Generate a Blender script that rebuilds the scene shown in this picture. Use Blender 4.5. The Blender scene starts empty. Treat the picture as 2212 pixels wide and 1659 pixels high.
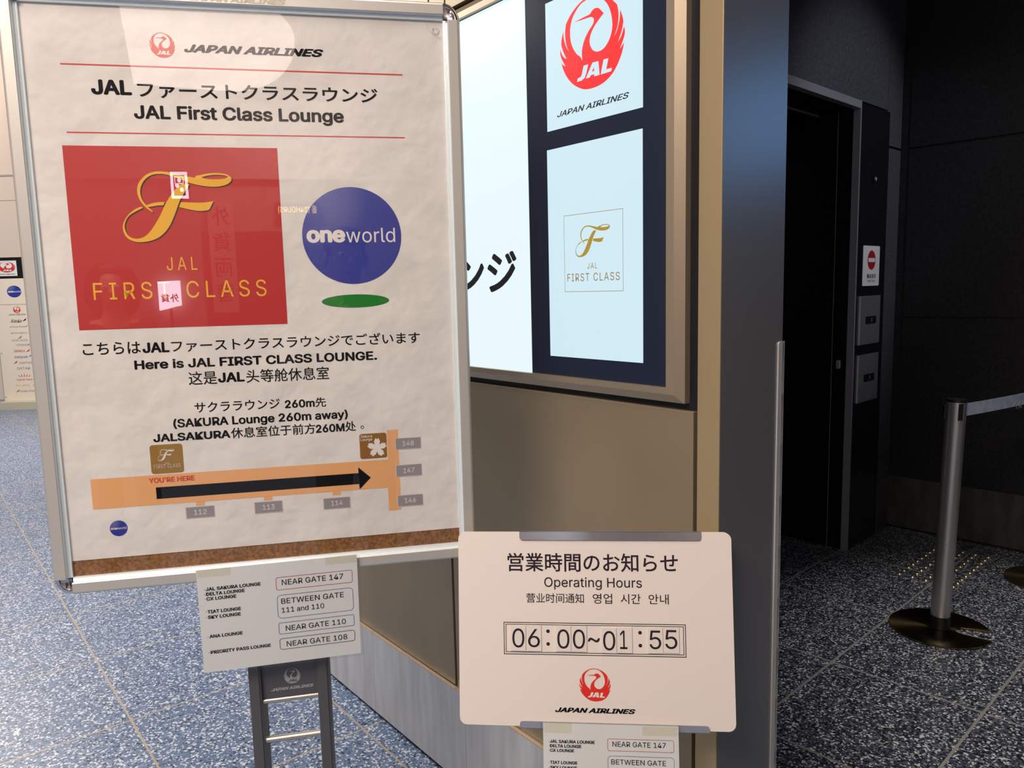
import bpy, math, os, random
from mathutils import Vector, Matrix
from mathutils.geometry import tessellate_polygon

scene = bpy.context.scene
COL = scene.collection
random.seed(7)

# ---------------------------------------------------------------- camera
CAM_H = 1.45
cam = bpy.data.cameras.new('camera'); cam_ob = bpy.data.objects.new('camera', cam); COL.objects.link(cam_ob)
cam.sensor_fit = 'HORIZONTAL'; cam.sensor_width = 36.0; cam.lens = 1655.5 / 2212 * 36.0
cam.clip_start = 0.005; cam.clip_end = 60
_x = Vector((0.9997, -0.0029, -0.0235)).normalized(); _f = Vector((0.0, 0.9923, -0.1241)).normalized()
_u = _x.cross(_f).normalized(); _x = _f.cross(_u).normalized()
cam_ob.matrix_world = Matrix(((_x.x, _u.x, -_f.x, 0), (_x.y, _u.y, -_f.y, 0), (_x.z, _u.z, -_f.z, CAM_H), (0, 0, 0, 1)))
scene.camera = cam_ob

# ---------------------------------------------------------------- world, exposure, lights
world = bpy.data.worlds.new('world'); scene.world = world; world.use_nodes = True
_bg = world.node_tree.nodes['Background']; _bg.inputs[0].default_value = (1.0, 0.9, 0.82, 1); _bg.inputs[1].default_value = 0.12
scene.view_settings.view_transform = 'Standard'; scene.view_settings.look = 'None'
scene.view_settings.exposure = 0.0; scene.view_settings.gamma = 1.0
try: scene.view_settings.use_curve_mapping = False
except Exception: pass

def area(name, loc, target, size, power, color, size_y=None):
    L = bpy.data.lights.new(name, 'AREA'); L.energy = power; L.color = color; L.size = size
    if size_y: L.shape = 'RECTANGLE'; L.size_y = size_y
    o = bpy.data.objects.new(name, L); COL.objects.link(o); o.location = loc
    d = Vector(target) - Vector(loc); o.rotation_euler = d.to_track_quat('-Z', 'Y').to_euler()
    return o
WARM = (1.0, 0.85, 0.72); NEUT = (1.0, 0.93, 0.86)
area('ceiling_lamp_near_poster', (-0.20, 0.55, 3.38), (-0.25, 1.0, 0), 0.7, 16, WARM)
area('ceiling_lamp_behind_viewer', (-1.45, -1.0, 3.40), (-1.45, -0.9, 0), 1.6, 172, WARM)  # added frontal fill for the poster, kept outside the cover's mirror view
area('ceiling_lamp_over_walkway', (-2.6, 3.4, 3.3), (-2.6, 3.6, 0), 1.2, 108, NEUT)  # added fill that lifts the hall floor on the left
area('ceiling_lamp_far_hall', (-5.4, 7.0, 3.6), (-5.4, 7.4, 0), 1.6, 190, NEUT)  # added fill for the distant floor and directory board
area('wall_washer_far_hall', (-8.5, 9.7, 5.2), (-7.1, 11.2, 3.2), 0.8, 88, WARM)  # added out-of-view light, only brightens the cream wall
def spot(name, loc, target, deg, power, color, radius):
    L = bpy.data.lights.new(name, 'SPOT'); L.energy = power; L.color = color; L.spot_size = math.radians(deg); L.spot_blend = 0.7; L.shadow_soft_size = radius
    o = bpy.data.objects.new(name, L); COL.objects.link(o); o.location = loc
    o.rotation_euler = (Vector(target) - Vector(loc)).to_track_quat('-Z', 'Y').to_euler()
spot('wall_washer_lift', (3.25, 2.15, 3.36), (1.75, 4.0, 1.95), 41, 105, (0.92, 0.94, 1.0), 0.06)  # added fill spot, brightens the lift wall, sticker and plates
spot('downlight_over_queue_post', (1.95, 2.70, 3.35), (2.10, 2.50, 0), 50, 135, (1.0, 0.92, 0.84), 0.05)

# ---------------------------------------------------------------- materials
MATS = {}
def principled(name, base, rough=0.5, metal=0.0, spec=0.5, emit=None, estr=1.0, coat=0.0):
    m = bpy.data.materials.new(name); m.use_nodes = True
    b = m.node_tree.nodes['Principled BSDF']
    b.inputs['Base Color'].default_value = (*base, 1); b.inputs['Roughness'].default_value = rough
    b.inputs['Metallic'].default_value = metal; b.inputs['Specular IOR Level'].default_value = spec
    b.inputs['Coat Weight'].default_value = coat
    if emit:
        b.inputs['Emission Color'].default_value = (*emit, 1); b.inputs['Emission Strength'].default_value = estr
    MATS[name] = m
    return m, m.node_tree, b
def N(nt, typ, **kw):
    n = nt.nodes.new(typ)
    for k, v in kw.items(): setattr(n, k, v)
    return n
def mottled(name, c0, c1, scale, rough=0.5, metal=0.0, stretch=(1, 1, 1), bump=0.0, detail=4.0, spec=0.5, bscale=None):
    m, nt, b = principled(name, c0, rough, metal, spec)
    tc = N(nt, 'ShaderNodeTexCoord'); mp = N(nt, 'ShaderNodeMapping'); mp.inputs['Scale'].default_value = stretch
    nz = N(nt, 'ShaderNodeTexNoise'); nz.inputs['Scale'].default_value = scale; nz.inputs['Detail'].default_value = detail
    rp = N(nt, 'ShaderNodeValToRGB'); rp.color_ramp.elements[0].position = 0.35; rp.color_ramp.elements[1].position = 0.65
    rp.color_ramp.elements[0].color = (*c0, 1); rp.color_ramp.elements[1].color = (*c1, 1)
    L = nt.links.new
    L(tc.outputs['Object'], mp.inputs['Vector']); L(mp.outputs['Vector'], nz.inputs['Vector'])
    L(nz.outputs['Fac'], rp.inputs['Fac']); L(rp.outputs['Color'], b.inputs['Base Color'])
    if bump:
        bp = N(nt, 'ShaderNodeBump'); bp.inputs['Strength'].default_value = bump; bp.inputs['Distance'].default_value = 0.012
        if bscale:
            n2 = N(nt, 'ShaderNodeTexNoise'); n2.inputs['Scale'].default_value = bscale; n2.inputs['Detail'].default_value = 3
            L(mp.outputs['Vector'], n2.inputs['Vector']); L(n2.outputs['Fac'], bp.inputs['Height'])
        else: L(nz.outputs['Fac'], bp.inputs['Height'])
        L(bp.outputs['Normal'], b.inputs['Normal'])
    return m
def thin_sheet(name, f0, rough, tint=(1, 1, 1)):      # clear sheet: see-through plus a mirror share that grows at grazing angles
    m = bpy.data.materials.new(name); m.use_nodes = True; nt = m.node_tree; nt.nodes.clear()
    out = N(nt, 'ShaderNodeOutputMaterial'); mix = N(nt, 'ShaderNodeMixShader'); tr = N(nt, 'ShaderNodeBsdfTransparent')
    gl = N(nt, 'ShaderNodeBsdfGlossy'); ge = N(nt, 'ShaderNodeNewGeometry')
    tr.inputs[0].default_value = (*tint, 1); gl.inputs['Roughness'].default_value = rough
    L = nt.links.new
    dt = N(nt, 'ShaderNodeVectorMath', operation='DOT_PRODUCT'); L(ge.outputs['Normal'], dt.inputs[0]); L(ge.outputs['Incoming'], dt.inputs[1])
    ab = N(nt, 'ShaderNodeMath', operation='ABSOLUTE'); L(dt.outputs['Value'], ab.inputs[0])
    iv = N(nt, 'ShaderNodeMath', operation='SUBTRACT'); iv.inputs[0].default_value = 1.0; L(ab.outputs[0], iv.inputs[1])
    pw = N(nt, 'ShaderNodeMath', operation='POWER'); L(iv.outputs[0], pw.inputs[0]); pw.inputs[1].default_value = 5.0
    ma = N(nt, 'ShaderNodeMath', operation='MULTIPLY_ADD'); L(pw.outputs[0], ma.inputs[0]); ma.inputs[1].default_value = 1.0 - f0; ma.inputs[2].default_value = f0
    L(ma.outputs[0], mix.inputs[0]); L(tr.outputs[0], mix.inputs[1]); L(gl.outputs[0], mix.inputs[2]); L(mix.outputs[0], out.inputs[0])
    MATS[name] = m
def terrazzo(name, da, nb, pa, ppa, pb, ppb, grout, gw, chips):
    m, nt, b = principled(name, (0.3, 0.33, 0.4), 0.34, 0.0, 0.28)
    L = nt.links.new
    geo = N(nt, 'ShaderNodeNewGeometry'); tc = N(nt, 'ShaderNodeTexCoord')
    vo = N(nt, 'ShaderNodeTexVoronoi'); vo.inputs['Scale'].default_value = 165; L(tc.outputs['Object'], vo.inputs['Vector'])
    sp = N(nt, 'ShaderNodeSeparateColor'); L(vo.outputs['Color'], sp.inputs[0])
    rp = N(nt, 'ShaderNodeValToRGB'); cr = rp.color_ramp; cr.interpolation = 'CONSTANT'
    cr.elements[0].position = 0; cr.elements[0].color = (*chips[0][1], 1)
    cr.elements[1].position = chips[1][0]; cr.elements[1].color = (*chips[1][1], 1)
    for pos, c in chips[2:]:
        e = cr.elements.new(pos); e.color = (*c, 1)
    L(sp.outputs[0], rp.inputs['Fac'])
    def lines(axis, phase, pitch):
        dt = N(nt, 'ShaderNodeVectorMath', operation='DOT_PRODUCT'); L(tc.outputs['Object'], dt.inputs[0]); dt.inputs[1].default_value = (*axis, 0)
        s = N(nt, 'ShaderNodeMath', operation='SUBTRACT'); L(dt.outputs['Value'], s.inputs[0]); s.inputs[1].default_value = phase - pitch / 2
        d = N(nt, 'ShaderNodeMath', operation='DIVIDE'); L(s.outputs[0], d.inputs[0]); d.inputs[1].default_value = pitch
        f = N(nt, 'ShaderNodeMath', operation='FRACT'); L(d.outputs[0], f.inputs[0])
        a = N(nt, 'ShaderNodeMath', operation='SUBTRACT'); L(f.outputs[0], a.inputs[0]); a.inputs[1].default_value = 0.5
        ab = N(nt, 'ShaderNodeMath', operation='ABSOLUTE'); L(a.outputs[0], ab.inputs[0])
        lt = N(nt, 'ShaderNodeMath', operation='LESS_THAN'); L(ab.outputs[0], lt.inputs[0]); lt.inputs[1].default_value = gw / 2 / pitch
        return lt
    l1 = lines(da, pa, ppa); l2 = lines(nb, pb, ppb)
    mx = N(nt, 'ShaderNodeMath', operation='MAXIMUM'); L(l1.outputs[0], mx.inputs[0]); L(l2.outputs[0], mx.inputs[1])
    mc = N(nt, 'ShaderNodeMix', data_type='RGBA'); L(mx.outputs[0], mc.inputs[0]); L(rp.outputs['Color'], mc.inputs[6]); mc.inputs[7].default_value = (*grout, 1)
    L(mc.outputs[2], b.inputs['Base Color'])

mottled('paper', (0.70, 0.675, 0.65), (0.76, 0.735, 0.71), 9, 0.75, bump=0.55, bscale=13, detail=3)
principled('plain_paper', (0.84, 0.86, 0.88), 0.7)
principled('sign_white', (0.83, 0.755, 0.705), 0.5)
principled('tile_white', (0.80, 0.735, 0.68), 0.5)
principled('ink_black', (0.007, 0.0065, 0.008), 0.7, 0.0, 0.1)
principled('ink_aubergine', (0.026, 0.013, 0.024), 0.7, 0.0, 0.2)
principled('ink_red', (0.60, 0.035, 0.025), 0.55)
principled('ink_red_bright', (0.75, 0.022, 0.012), 0.55)
principled('ink_panel_red', (0.47, 0.022, 0.022), 0.5)
principled('ink_gold', (0.80, 0.43, 0.03), 0.5)
principled('ink_gold_light', (0.80, 0.55, 0.18), 0.5)
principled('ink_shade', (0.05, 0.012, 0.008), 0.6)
principled('ink_white', (0.78, 0.74, 0.71), 0.6)
principled('ink_green', (0.0, 0.19, 0.012), 0.55)
principled('ink_orange', (0.78, 0.40, 0.17), 0.6)
principled('ink_grey', (0.28, 0.26, 0.275), 0.6)
principled('ink_pale', (0.60, 0.56, 0.55), 0.6)
principled('ink_bronze', (0.30, 0.165, 0.03), 0.55)
principled('ink_brown', (0.26, 0.115, 0.018), 0.55)
principled('ink_vermilion', (0.60, 0.065, 0.025), 0.6)
principled('ink_blue_line', (0.05, 0.16, 0.38), 0.6)
principled('ink_violet_line', (0.08, 0.07, 0.42), 0.6)
principled('ink_red_line', (0.50, 0.03, 0.05), 0.6)
principled('panel_grey_print', (0.36, 0.37, 0.38), 0.5)
# printed globe: blue with a printed pale highlight
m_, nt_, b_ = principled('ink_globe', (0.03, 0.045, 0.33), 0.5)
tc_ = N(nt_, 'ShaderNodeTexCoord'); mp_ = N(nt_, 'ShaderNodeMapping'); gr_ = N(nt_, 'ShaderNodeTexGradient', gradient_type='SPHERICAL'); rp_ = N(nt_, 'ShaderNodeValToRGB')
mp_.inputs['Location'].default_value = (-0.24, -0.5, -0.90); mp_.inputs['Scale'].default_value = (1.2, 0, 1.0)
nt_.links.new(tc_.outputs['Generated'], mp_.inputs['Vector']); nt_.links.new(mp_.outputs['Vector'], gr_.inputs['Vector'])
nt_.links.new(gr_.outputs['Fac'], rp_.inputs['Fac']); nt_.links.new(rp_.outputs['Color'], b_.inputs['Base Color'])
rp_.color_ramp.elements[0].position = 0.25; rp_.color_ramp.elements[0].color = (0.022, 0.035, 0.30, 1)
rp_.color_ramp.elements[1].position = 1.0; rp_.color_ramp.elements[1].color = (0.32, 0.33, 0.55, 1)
thin_sheet('acrylic', 0.056, 0.0)
thin_sheet('laminate', 0.05, 0.08, (0.93, 0.93, 0.92))
thin_sheet('tape', 0.04, 0.25, (0.97, 0.95, 0.87))
mottled('hardboard', (0.15, 0.062, 0.016), (0.30, 0.135, 0.042), 190, 0.7, detail=2)
principled('satin_aluminium', (0.62, 0.60, 0.565), 0.38, 0.45)
principled('groove_reflect_tint', (0.80, 0.88, 0.92), 0.3, 0.25)  # bluish white base colour holds reflected light on the frame's inner lip
principled('rail_print', (0.50, 0.46, 0.38), 0.5, 0.2)
principled('chrome', (0.72, 0.72, 0.74), 0.08, 1.0)
principled('clip_steel', (0.70, 0.70, 0.74), 0.22, 0.9)
principled('stand_grey', (0.105, 0.105, 0.115), 0.45, 0.3)
principled('tube_steel', (0.55, 0.53, 0.49), 0.28, 0.9)
mottled('bronze_cladding', (0.315, 0.25, 0.165), (0.365, 0.285, 0.185), 3, 0.42, 0.5, detail=2)
principled('gold_strip', (0.44, 0.335, 0.19), 0.42, 0.45)
principled('lightbox_frame', (0.42, 0.34, 0.25), 0.36, 0.6)
principled('groove_black', (0.006, 0.006, 0.010), 0.5)
principled('end_panel', (0.25, 0.258, 0.275), 0.30, 0.5)
principled('guard_steel', (0.66, 0.66, 0.66), 0.35, 0.35)
mottled('brushed_steel', (0.60, 0.595, 0.595), (0.74, 0.735, 0.73), 26, 0.36, 0.4, (1.0, 1.0, 0.12), detail=5)
principled('ledge_highlight', (0.75, 0.56, 0.38), 0.35, 0.6)  # pale warm colour paints lamplight along the skirting's top edge
principled('navy_face', (0.014, 0.020, 0.045), 0.22, 0.0)
principled('lit_white', (0.02, 0.02, 0.02), 0.35, emit=(0.80, 0.93, 0.97), estr=1.0)
principled('lit_blue_white', (0.02, 0.02, 0.02), 0.35, emit=(0.62, 0.81, 0.89), estr=1.0)
principled('lit_red', (0.02, 0.0, 0.0), 0.35, emit=(1.0, 0.022, 0.026), estr=1.0)
principled('lit_ink', (0.006, 0.010, 0.016), 0.4)
principled('lit_gold', (0.25, 0.17, 0.02), 0.4, emit=(0.33, 0.235, 0.03), estr=0.6)
principled('lit_brown', (0.2, 0.12, 0.03), 0.4, emit=(0.20, 0.14, 0.06), estr=0.6)
mottled('slate_tile', (0.011, 0.011, 0.015), (0.021, 0.021, 0.027), 60, 0.5, detail=6, spec=0.3)
mottled('lift_wall_tile', (0.050, 0.051, 0.066), (0.080, 0.080, 0.098), 60, 0.5, detail=6, spec=0.3)
mottled('lobby_steel', (0.07, 0.07, 0.072), (0.12, 0.118, 0.115), 14, 0.4, 0.5, (1.0, 1.0, 0.3), detail=4)
principled('lift_panel', (0.006, 0.006, 0.011), 0.25)
principled('lift_trim', (0.30, 0.30, 0.35), 0.4, 0.3)
principled('joint_black', (0.003, 0.003, 0.005), 0.7)
principled('plate_steel', (0.16, 0.16, 0.18), 0.5, 0.3)
principled('sticker_white', (0.80, 0.80, 0.80), 0.5)
principled('sticker_red', (0.42, 0.01, 0.03), 0.5)
principled('black_plastic', (0.008, 0.008, 0.010), 0.35)
principled('pole_steel', (0.62, 0.62, 0.62), 0.30, 0.9)
m_, nt_, b_ = principled('base_brass', (0.22, 0.165, 0.085), 0.26, 1.0)
b_.inputs['Anisotropic'].default_value = 0.85; tg_ = N(nt_, 'ShaderNodeTangent', direction_type='RADIAL', axis='Z'); nt_.links.new(tg_.outputs[0], b_.inputs['Tangent'])
mottled('belt_fabric', (0.30, 0.36, 0.50), (0.42, 0.47, 0.60), 30, 0.8, detail=3)
principled('belt_print', (0.75, 0.77, 0.8), 0.8)
principled('stud_brass', (1.0, 0.86, 0.60), 0.30, 1.0)
principled('cream_wall', (0.80, 0.70, 0.63), 0.7)
principled('cream_joint', (0.50, 0.44, 0.40), 0.8)
principled('ceiling_white', (0.62, 0.58, 0.54), 0.8)
principled('board_cream', (0.82, 0.72, 0.61), 0.55)
principled('board_base', (0.52, 0.50, 0.38), 0.5)
principled('board_side', (0.32, 0.28, 0.24), 0.5)
principled('shop_wall', (0.30, 0.26, 0.24), 0.6)
principled('shop_dark', (0.05, 0.04, 0.045), 0.5)
principled('shop_panel', (0.42, 0.36, 0.33), 0.6)
principled('lamp_cove', (0.9, 0.8, 0.75), 0.6, emit=(1.0, 0.79, 0.71), estr=5.0)
principled('shop_lit_white', (0.1, 0.1, 0.1), 0.5, emit=(0.80, 0.85, 1.0), estr=15.0)
principled('shop_lit_amber', (0.1, 0.05, 0.0), 0.5, emit=(1.0, 0.62, 0.16), estr=10.0)

A1, A2, YAW = -0.6765, -0.7544, 0.2052
D1 = Vector((math.sin(A1), math.cos(A1), 0)); N1 = Vector((D1.y, -D1.x, 0))
D2 = Vector((math.sin(A2), math.cos(A2), 0)); N2 = Vector((D2.y, -D2.x, 0))
terrazzo('terrazzo_hall', (N1.x, N1.y), (D1.x, D1.y), 0.51, 0.584, 2.20, 0.58, (0.36, 0.31, 0.24), 0.007,
         ((0, (0.020, 0.034, 0.070)), (0.10, (0.086, 0.135, 0.245)), (0.38, (0.118, 0.174, 0.298)), (0.66, (0.170, 0.236, 0.36)), (0.82, (0.54, 0.585, 0.67))))
terrazzo('terrazzo_lobby', (N2.x, N2.y), (D2.x, D2.y), 2.78, 0.60, 1.715, 0.512, (0.30, 0.295, 0.29), 0.009,
         ((0, (0.014, 0.018, 0.034)), (0.30, (0.050, 0.062, 0.092)), (0.56, (0.110, 0.125, 0.155)), (0.74, (0.22, 0.235, 0.26)), (0.87, (0.66, 0.67, 0.70))))

# ---------------------------------------------------------------- fonts (Blender's own)
try:
    INTER = bpy.data.fonts.load(os.path.join(bpy.utils.system_resource('DATAFILES', path='fonts'), 'Inter.woff2'))
except Exception:
    INTER = None
_tc = {}
def glyphs(s, latin=True, bold=0.0, shear=0.0, spacing=1.0):
    key = (s, latin, bold, shear, spacing)
    if key in _tc: return _tc[key]
    c = bpy.data.curves.new('type', 'FONT'); c.body = s
    if latin and INTER: c.font = INTER
    c.resolution_u = 3; c.space_character = spacing
    o = bpy.data.objects.new('type', c); COL.objects.link(o)
    dg = bpy.context.evaluated_depsgraph_get(); dg.update()
    me = bpy.data.meshes.new_from_object(o.evaluated_get(dg))
    vs = [(v.co.x + shear * v.co.y, v.co.y) for v in me.vertices]; fs = [tuple(p.vertices) for p in me.polygons]
    bpy.data.objects.remove(o); bpy.data.curves.remove(c); bpy.data.meshes.remove(me)
    _tc[key] = (vs, fs)
    return _tc[key]
def cap_height(latin, bold):
    vs, _ = glyphs('H', latin, bold)
    return max(v[1] for v in vs)

# ---------------------------------------------------------------- geometry collector
def smooth_loop(pts, n=3, corner=42):
    out = []; L = len(pts)
    def ang(i):
        a, b, c = (Vector(pts[(i + k) % L]) for k in (-1, 0, 1))
        u, v = b - a, c - b
        return 180 if u.length < 1e-9 or v.length < 1e-9 else math.degrees(u.angle(v))
    sharp = [ang(i) > corner for i in range(L)]
    for i in range(L):
        p0, p1, p2, p3 = (Vector(pts[(i + k) % L]) for k in (-1, 0, 1, 2))
        if sharp[i]: p0 = p1
        if sharp[(i + 1) % L]: p3 = p2
        out.append(tuple(p1))
        for j in range(1, n):
            t = j / n
            q = 0.5 * ((2 * p1) + (p2 - p0) * t + (2 * p0 - 5 * p1 + 4 * p2 - p3) * t * t + (3 * p1 - p0 - 3 * p2 + p3) * t ** 3)
            out.append(tuple(q))
    return out
def round_rect(x0, x1, z0, z1, r, n=6):
    pts = []
    for cx, cz, a0 in ((x1 - r, z0 + r, -90), (x1 - r, z1 - r, 0), (x0 + r, z1 - r, 90), (x0 + r, z0 + r, 180)):
        for k in range(n + 1):
            a = math.radians(a0 + 90 * k / n); pts.append((cx + r * math.cos(a), cz + r * math.sin(a)))
    return pts
def ellipse(cx, cz, rx, rz, n=48):
    return [(cx + rx * math.cos(2 * math.pi * k / n), cz + rz * math.sin(2 * math.pi * k / n)) for k in range(n)]

class Geo:
    def __init__(s): s.v = []; s.f = []; s.m = []; s.mats = []; s.sm = []
    def mi(s, name):
        if name not in s.mats: s.mats.append(name)
        return s.mats.index(name)
    def add(s, vs, fs, mat, smooth=False):
        b = len(s.v); i = s.mi(mat); s.v += [tuple(v) for v in vs]
        for f in fs: s.f.append(tuple(b + k for k in f)); s.m.append(i); s.sm.append(smooth)
    def flat(s, loops, y, mat):                      # filled outline facing -y
        vs = [p for l in loops for p in l]
        tris = tessellate_polygon([[Vector((p[0], p[1], 0)) for p in l] for l in loops])
        fs = []
        for t in tris:
            a, b, c = (vs[k] for k in t)
            fs.append(t if (b[0] - a[0]) * (c[1] - a[1]) - (b[1] - a[1]) * (c[0] - a[0]) > 0 else (t[0], t[2], t[1]))
        s.add([(p[0], y, p[1]) for p in vs], fs, mat)
    def rect(s, x0, x1, z0, z1, y, mat): s.add([(x0, y, z0), (x1, y, z0), (x1, y, z1), (x0, y, z1)], [(0, 1, 2, 3)], mat)
    def ring(s, outer, inner, y, mat): s.flat([outer, inner], y, mat)
    def _type(s, vs, fs, P, y, mat, bold):
        fl = []
        for f in fs:
            a, b, c = (vs[k] for k in f[:3])
            fl.append(f if (b[0] - a[0]) * (c[1] - a[1]) - (b[1] - a[1]) * (c[0] - a[0]) > 0 else tuple(reversed(f)))
        for n_, (dx, dz) in enumerate(((0, 0),) if bold <= 0 else ((0, 0), (-1, 0), (1, 0), (0, 1), (0, -1), (-.7, -.7), (.7, .7), (-.7, .7), (.7, -.7))):
            s.add([(lambda p: (p[0], p[1] - n_ * 1.2e-5, p[2]))(P(v[0] + dx * bold, v[1] + dz * bold * 0.8)) for v in vs], fl, mat)
    def text(s, t, x0, x1, z0, h, y, mat, bold=0.0, shear=0.0, latin=True, spacing=1.0):
        vs, fs = glyphs(t, latin, 0, shear, spacing); bold = max(bold, 0)
        ax = min(v[0] for v in vs) - bold; bx = max(v[0] for v in vs) + bold
        sx = (x1 - x0) / (bx - ax); sz = h / (cap_height(latin, 0) + bold * 1.6)
        s._type(vs, fs, lambda a, b: (x0 + (a - ax) * sx, y, z0 + (b + bold * 0.8) * sz), y, mat, bold)
    def cjk(s, t, x0, x1, z0, z1, y, mat, bold=0.0):  # fitted to its own box
        vs, fs = glyphs(t, False, 0); bold = max(bold, 0)
        ax = min(v[0] for v in vs) - bold; bx = max(v[0] for v in vs) + bold; az = min(v[1] for v in vs) - bold * .8; bz = max(v[1] for v in vs) + bold * .8
        sx = (x1 - x0) / (bx - ax); sz = (z1 - z0) / (bz - az)
        s._type(vs, fs, lambda a, b: (x0 + (a - ax) * sx, y, z0 + (b - az) * sz), y, mat, bold)
    def box(s, x0, x1, y0, y1, z0, z1, mat):
        s.add([(x, y, z) for x in (x0, x1) for y in (y0, y1) for z in (z0, z1)],
              [(0, 1, 3, 2), (4, 6, 7, 5), (0, 4, 5, 1), (2, 3, 7, 6), (0, 2, 6, 4), (1, 5, 7, 3)], mat)
    def prism(s, loop, y0, y1, mat, smooth=False):   # outline in xz pushed from y0 to y1 (loop anticlockwise seen from -y)
        n = len(loop); b = len(s.v)
        s.flat([loop], y0, mat)
        k = len(s.v); s.flat([list(loop)], y1, mat)
        # flip the back faces
        cnt = sum(1 for f in s.f if min(f) >= k)
        for i in range(len(s.f) - cnt, len(s.f)): s.f[i] = tuple(reversed(s.f[i]))
        s.add([(p[0], y0, p[1]) for p in loop] + [(p[0], y1, p[1]) for p in loop],
              [(i, n + i, n + (i + 1) % n, (i + 1) % n) for i in range(n)], mat, smooth)
    def lathe(s, prof, mat, seg=40, c=(0, 0), smooth=True, caps=True):  # prof: list of (r, z)
        n = len(prof); vs = []; fs = []
        for k in range(seg):
            a = 2 * math.pi * k / seg
            for r, z in prof: vs.append((c[0] + r * math.cos(a), c[1] + r * math.sin(a), z))
        for k in range(seg):
            k2 = (k + 1) % seg
            for i in range(n - 1): fs.append((k * n + i, k2 * n + i, k2 * n + i + 1, k * n + i + 1))
        s.add(vs, fs, mat, smooth)
        if caps:
            for i, rev in ((0, True), (n - 1, False)):
                if prof[i][0] > 1e-6:
                    ring = [(c[0] + prof[i][0] * math.cos(2 * math.pi * k / seg), c[1] + prof[i][0] * math.sin(2 * math.pi * k / seg), prof[i][1]) for k in range(seg)]
                    s.add(ring, [tuple(reversed(range(seg))) if rev else tuple(range(seg))], mat)
    def tube(s, a, b, r, mat, seg=20):
        a, b = Vector(a), Vector(b); d = (b - a).normalized()
        u = d.orthogonal().normalized(); w = d.cross(u); vs = []
        for p in (a, b):
            for k in range(seg):
                t = 2 * math.pi * k / seg; vs.append(tuple(p + u * (r * math.cos(t)) + w * (r * math.sin(t))))
        s.add(vs, [(k, (k + 1) % seg, seg + (k + 1) % seg, seg + k) for k in range(seg)], mat, True)
        s.add(vs[:seg], [tuple(reversed(range(seg)))], mat); s.add(vs[seg:], [tuple(range(seg))], mat)
    def build(s, name, parent=None, bevel=0.0):
        me = bpy.data.meshes.new(name); me.from_pydata(s.v, [], s.f)
        for n in s.mats: me.materials.append(MATS[n])
        for p, i, sm in zip(me.polygons, s.m, s.sm): p.material_index = i; p.use_smooth = sm
        me.update()
        o = bpy.data.objects.new(name, me); COL.objects.link(o)
        if parent: o.parent = parent
        if bevel:
            b = o.modifiers.new('edge', 'BEVEL'); b.width = bevel; b.segments = 2; b.limit_method = 'ANGLE'; b.angle_limit = math.radians(40)
        return o

def empty(name, loc, rotz=0.0, mat=None):
    o = bpy.data.objects.new(name, None); COL.objects.link(o); o.empty_display_size = 0.1
    if mat is not None: o.matrix_world = mat
    else: o.location = loc; o.rotation_euler = (0, 0, rotz)
    return o
def tag(o, label, cat, group=None):
    o['label'] = label; o['category'] = cat
    if group: o['group'] = group
    return o
def struct(o): o['kind'] = 'structure'; return o
def dup(root, loc=None, mat=None):
    r = root.copy(); COL.objects.link(r)
    if loc is not None: r.location = loc
    for ch in list(root.children):
        c = ch.copy(); COL.objects.link(c); c.parent = r; c.matrix_parent_inverse = ch.matrix_parent_inverse.copy()
        for g in list(ch.children):
            d = g.copy(); COL.objects.link(d); d.parent = c; d.matrix_parent_inverse = g.matrix_parent_inverse.copy()
    return r

# ---------------------------------------------------------------- emblems (traced outlines, unit size)
def _n(pts): return [((x - 822) / 622, (905 - y) / 652) for x, y in pts]
CRANE_OUT = _n([(800, 252), (680, 262), (580, 298), (480, 358), (400, 425), (330, 508), (313, 620), (318, 720), (342, 825), (385, 915), (334, 838), (299, 750), (280, 670), (276, 592), (244, 680), (230, 765), (252, 845), (288, 925), (338, 1012), (276, 970), (236, 910), (208, 835), (210, 920), (236, 990), (275, 1055), (314, 1114), (266, 1087), (230, 1038), (250, 1112), (290, 1203), (360, 1308), (460, 1412), (580, 1492), (700, 1542), (850, 1557), (1000, 1542), (1120, 1502), (1240, 1422), (1330, 1312), (1390, 1202), (1416, 1130), (1432, 1062), (1400, 1097), (1358, 1134), (1390, 1075), (1420, 1020), (1442, 965), (1447, 910), (1434, 846), (1406, 920), (1370, 980), (1322, 1030), (1347, 985), (1382, 920), (1412, 830), (1420, 760), (1397, 680), (1364, 600), (1362, 690), (1345, 770), (1312, 860), (1262, 932), (1302, 850), (1327, 780), (1337, 680), (1332, 600), (1312, 518), (1220, 423), (1120, 347), (1000, 287), (900, 259)])
CRANE_IN = _n([(800, 278), (900, 286), (990, 320), (1080, 390), (1150, 480), (1197, 590), (1221, 700), (1223, 800), (1196, 900), (1150, 977), (1080, 1040), (1000, 1066), (920, 1056), (850, 1010), (806, 930), (800, 860), (820, 790), (860, 730), (920, 670), (1000, 610), (1070, 563), (1020, 508), (970, 462), (908, 446), (850, 464), (810, 500), (650, 511), (495, 522), (650, 534), (810, 542), (860, 560), (886, 590), (880, 630), (850, 670), (770, 740), (700, 830), (660, 920), (645, 1010), (655, 1118), (630, 1075), (600, 1040), (540, 990), (470, 890), (430, 790), (414, 680), (424, 560), (469, 450), (540, 370), (620, 311), (700, 286)])
J_ = _n([(680, 1195), (770, 1198), (727, 1325), (700, 1373), (640, 1400), (545, 1400), (560, 1352), (610, 1347), (637, 1325)])
A_ = _n([(850, 1195), (965, 1200), (985, 1400), (885, 1400), (884, 1368), (818, 1366), (795, 1392), (718, 1392)])
AH_ = _n([(880, 1268), (838, 1320), (883, 1320)])
L_ = _n([(1060, 1205), (1150, 1208), (1110, 1353), (1216, 1358), (1200, 1402), (1004, 1402)])
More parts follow.
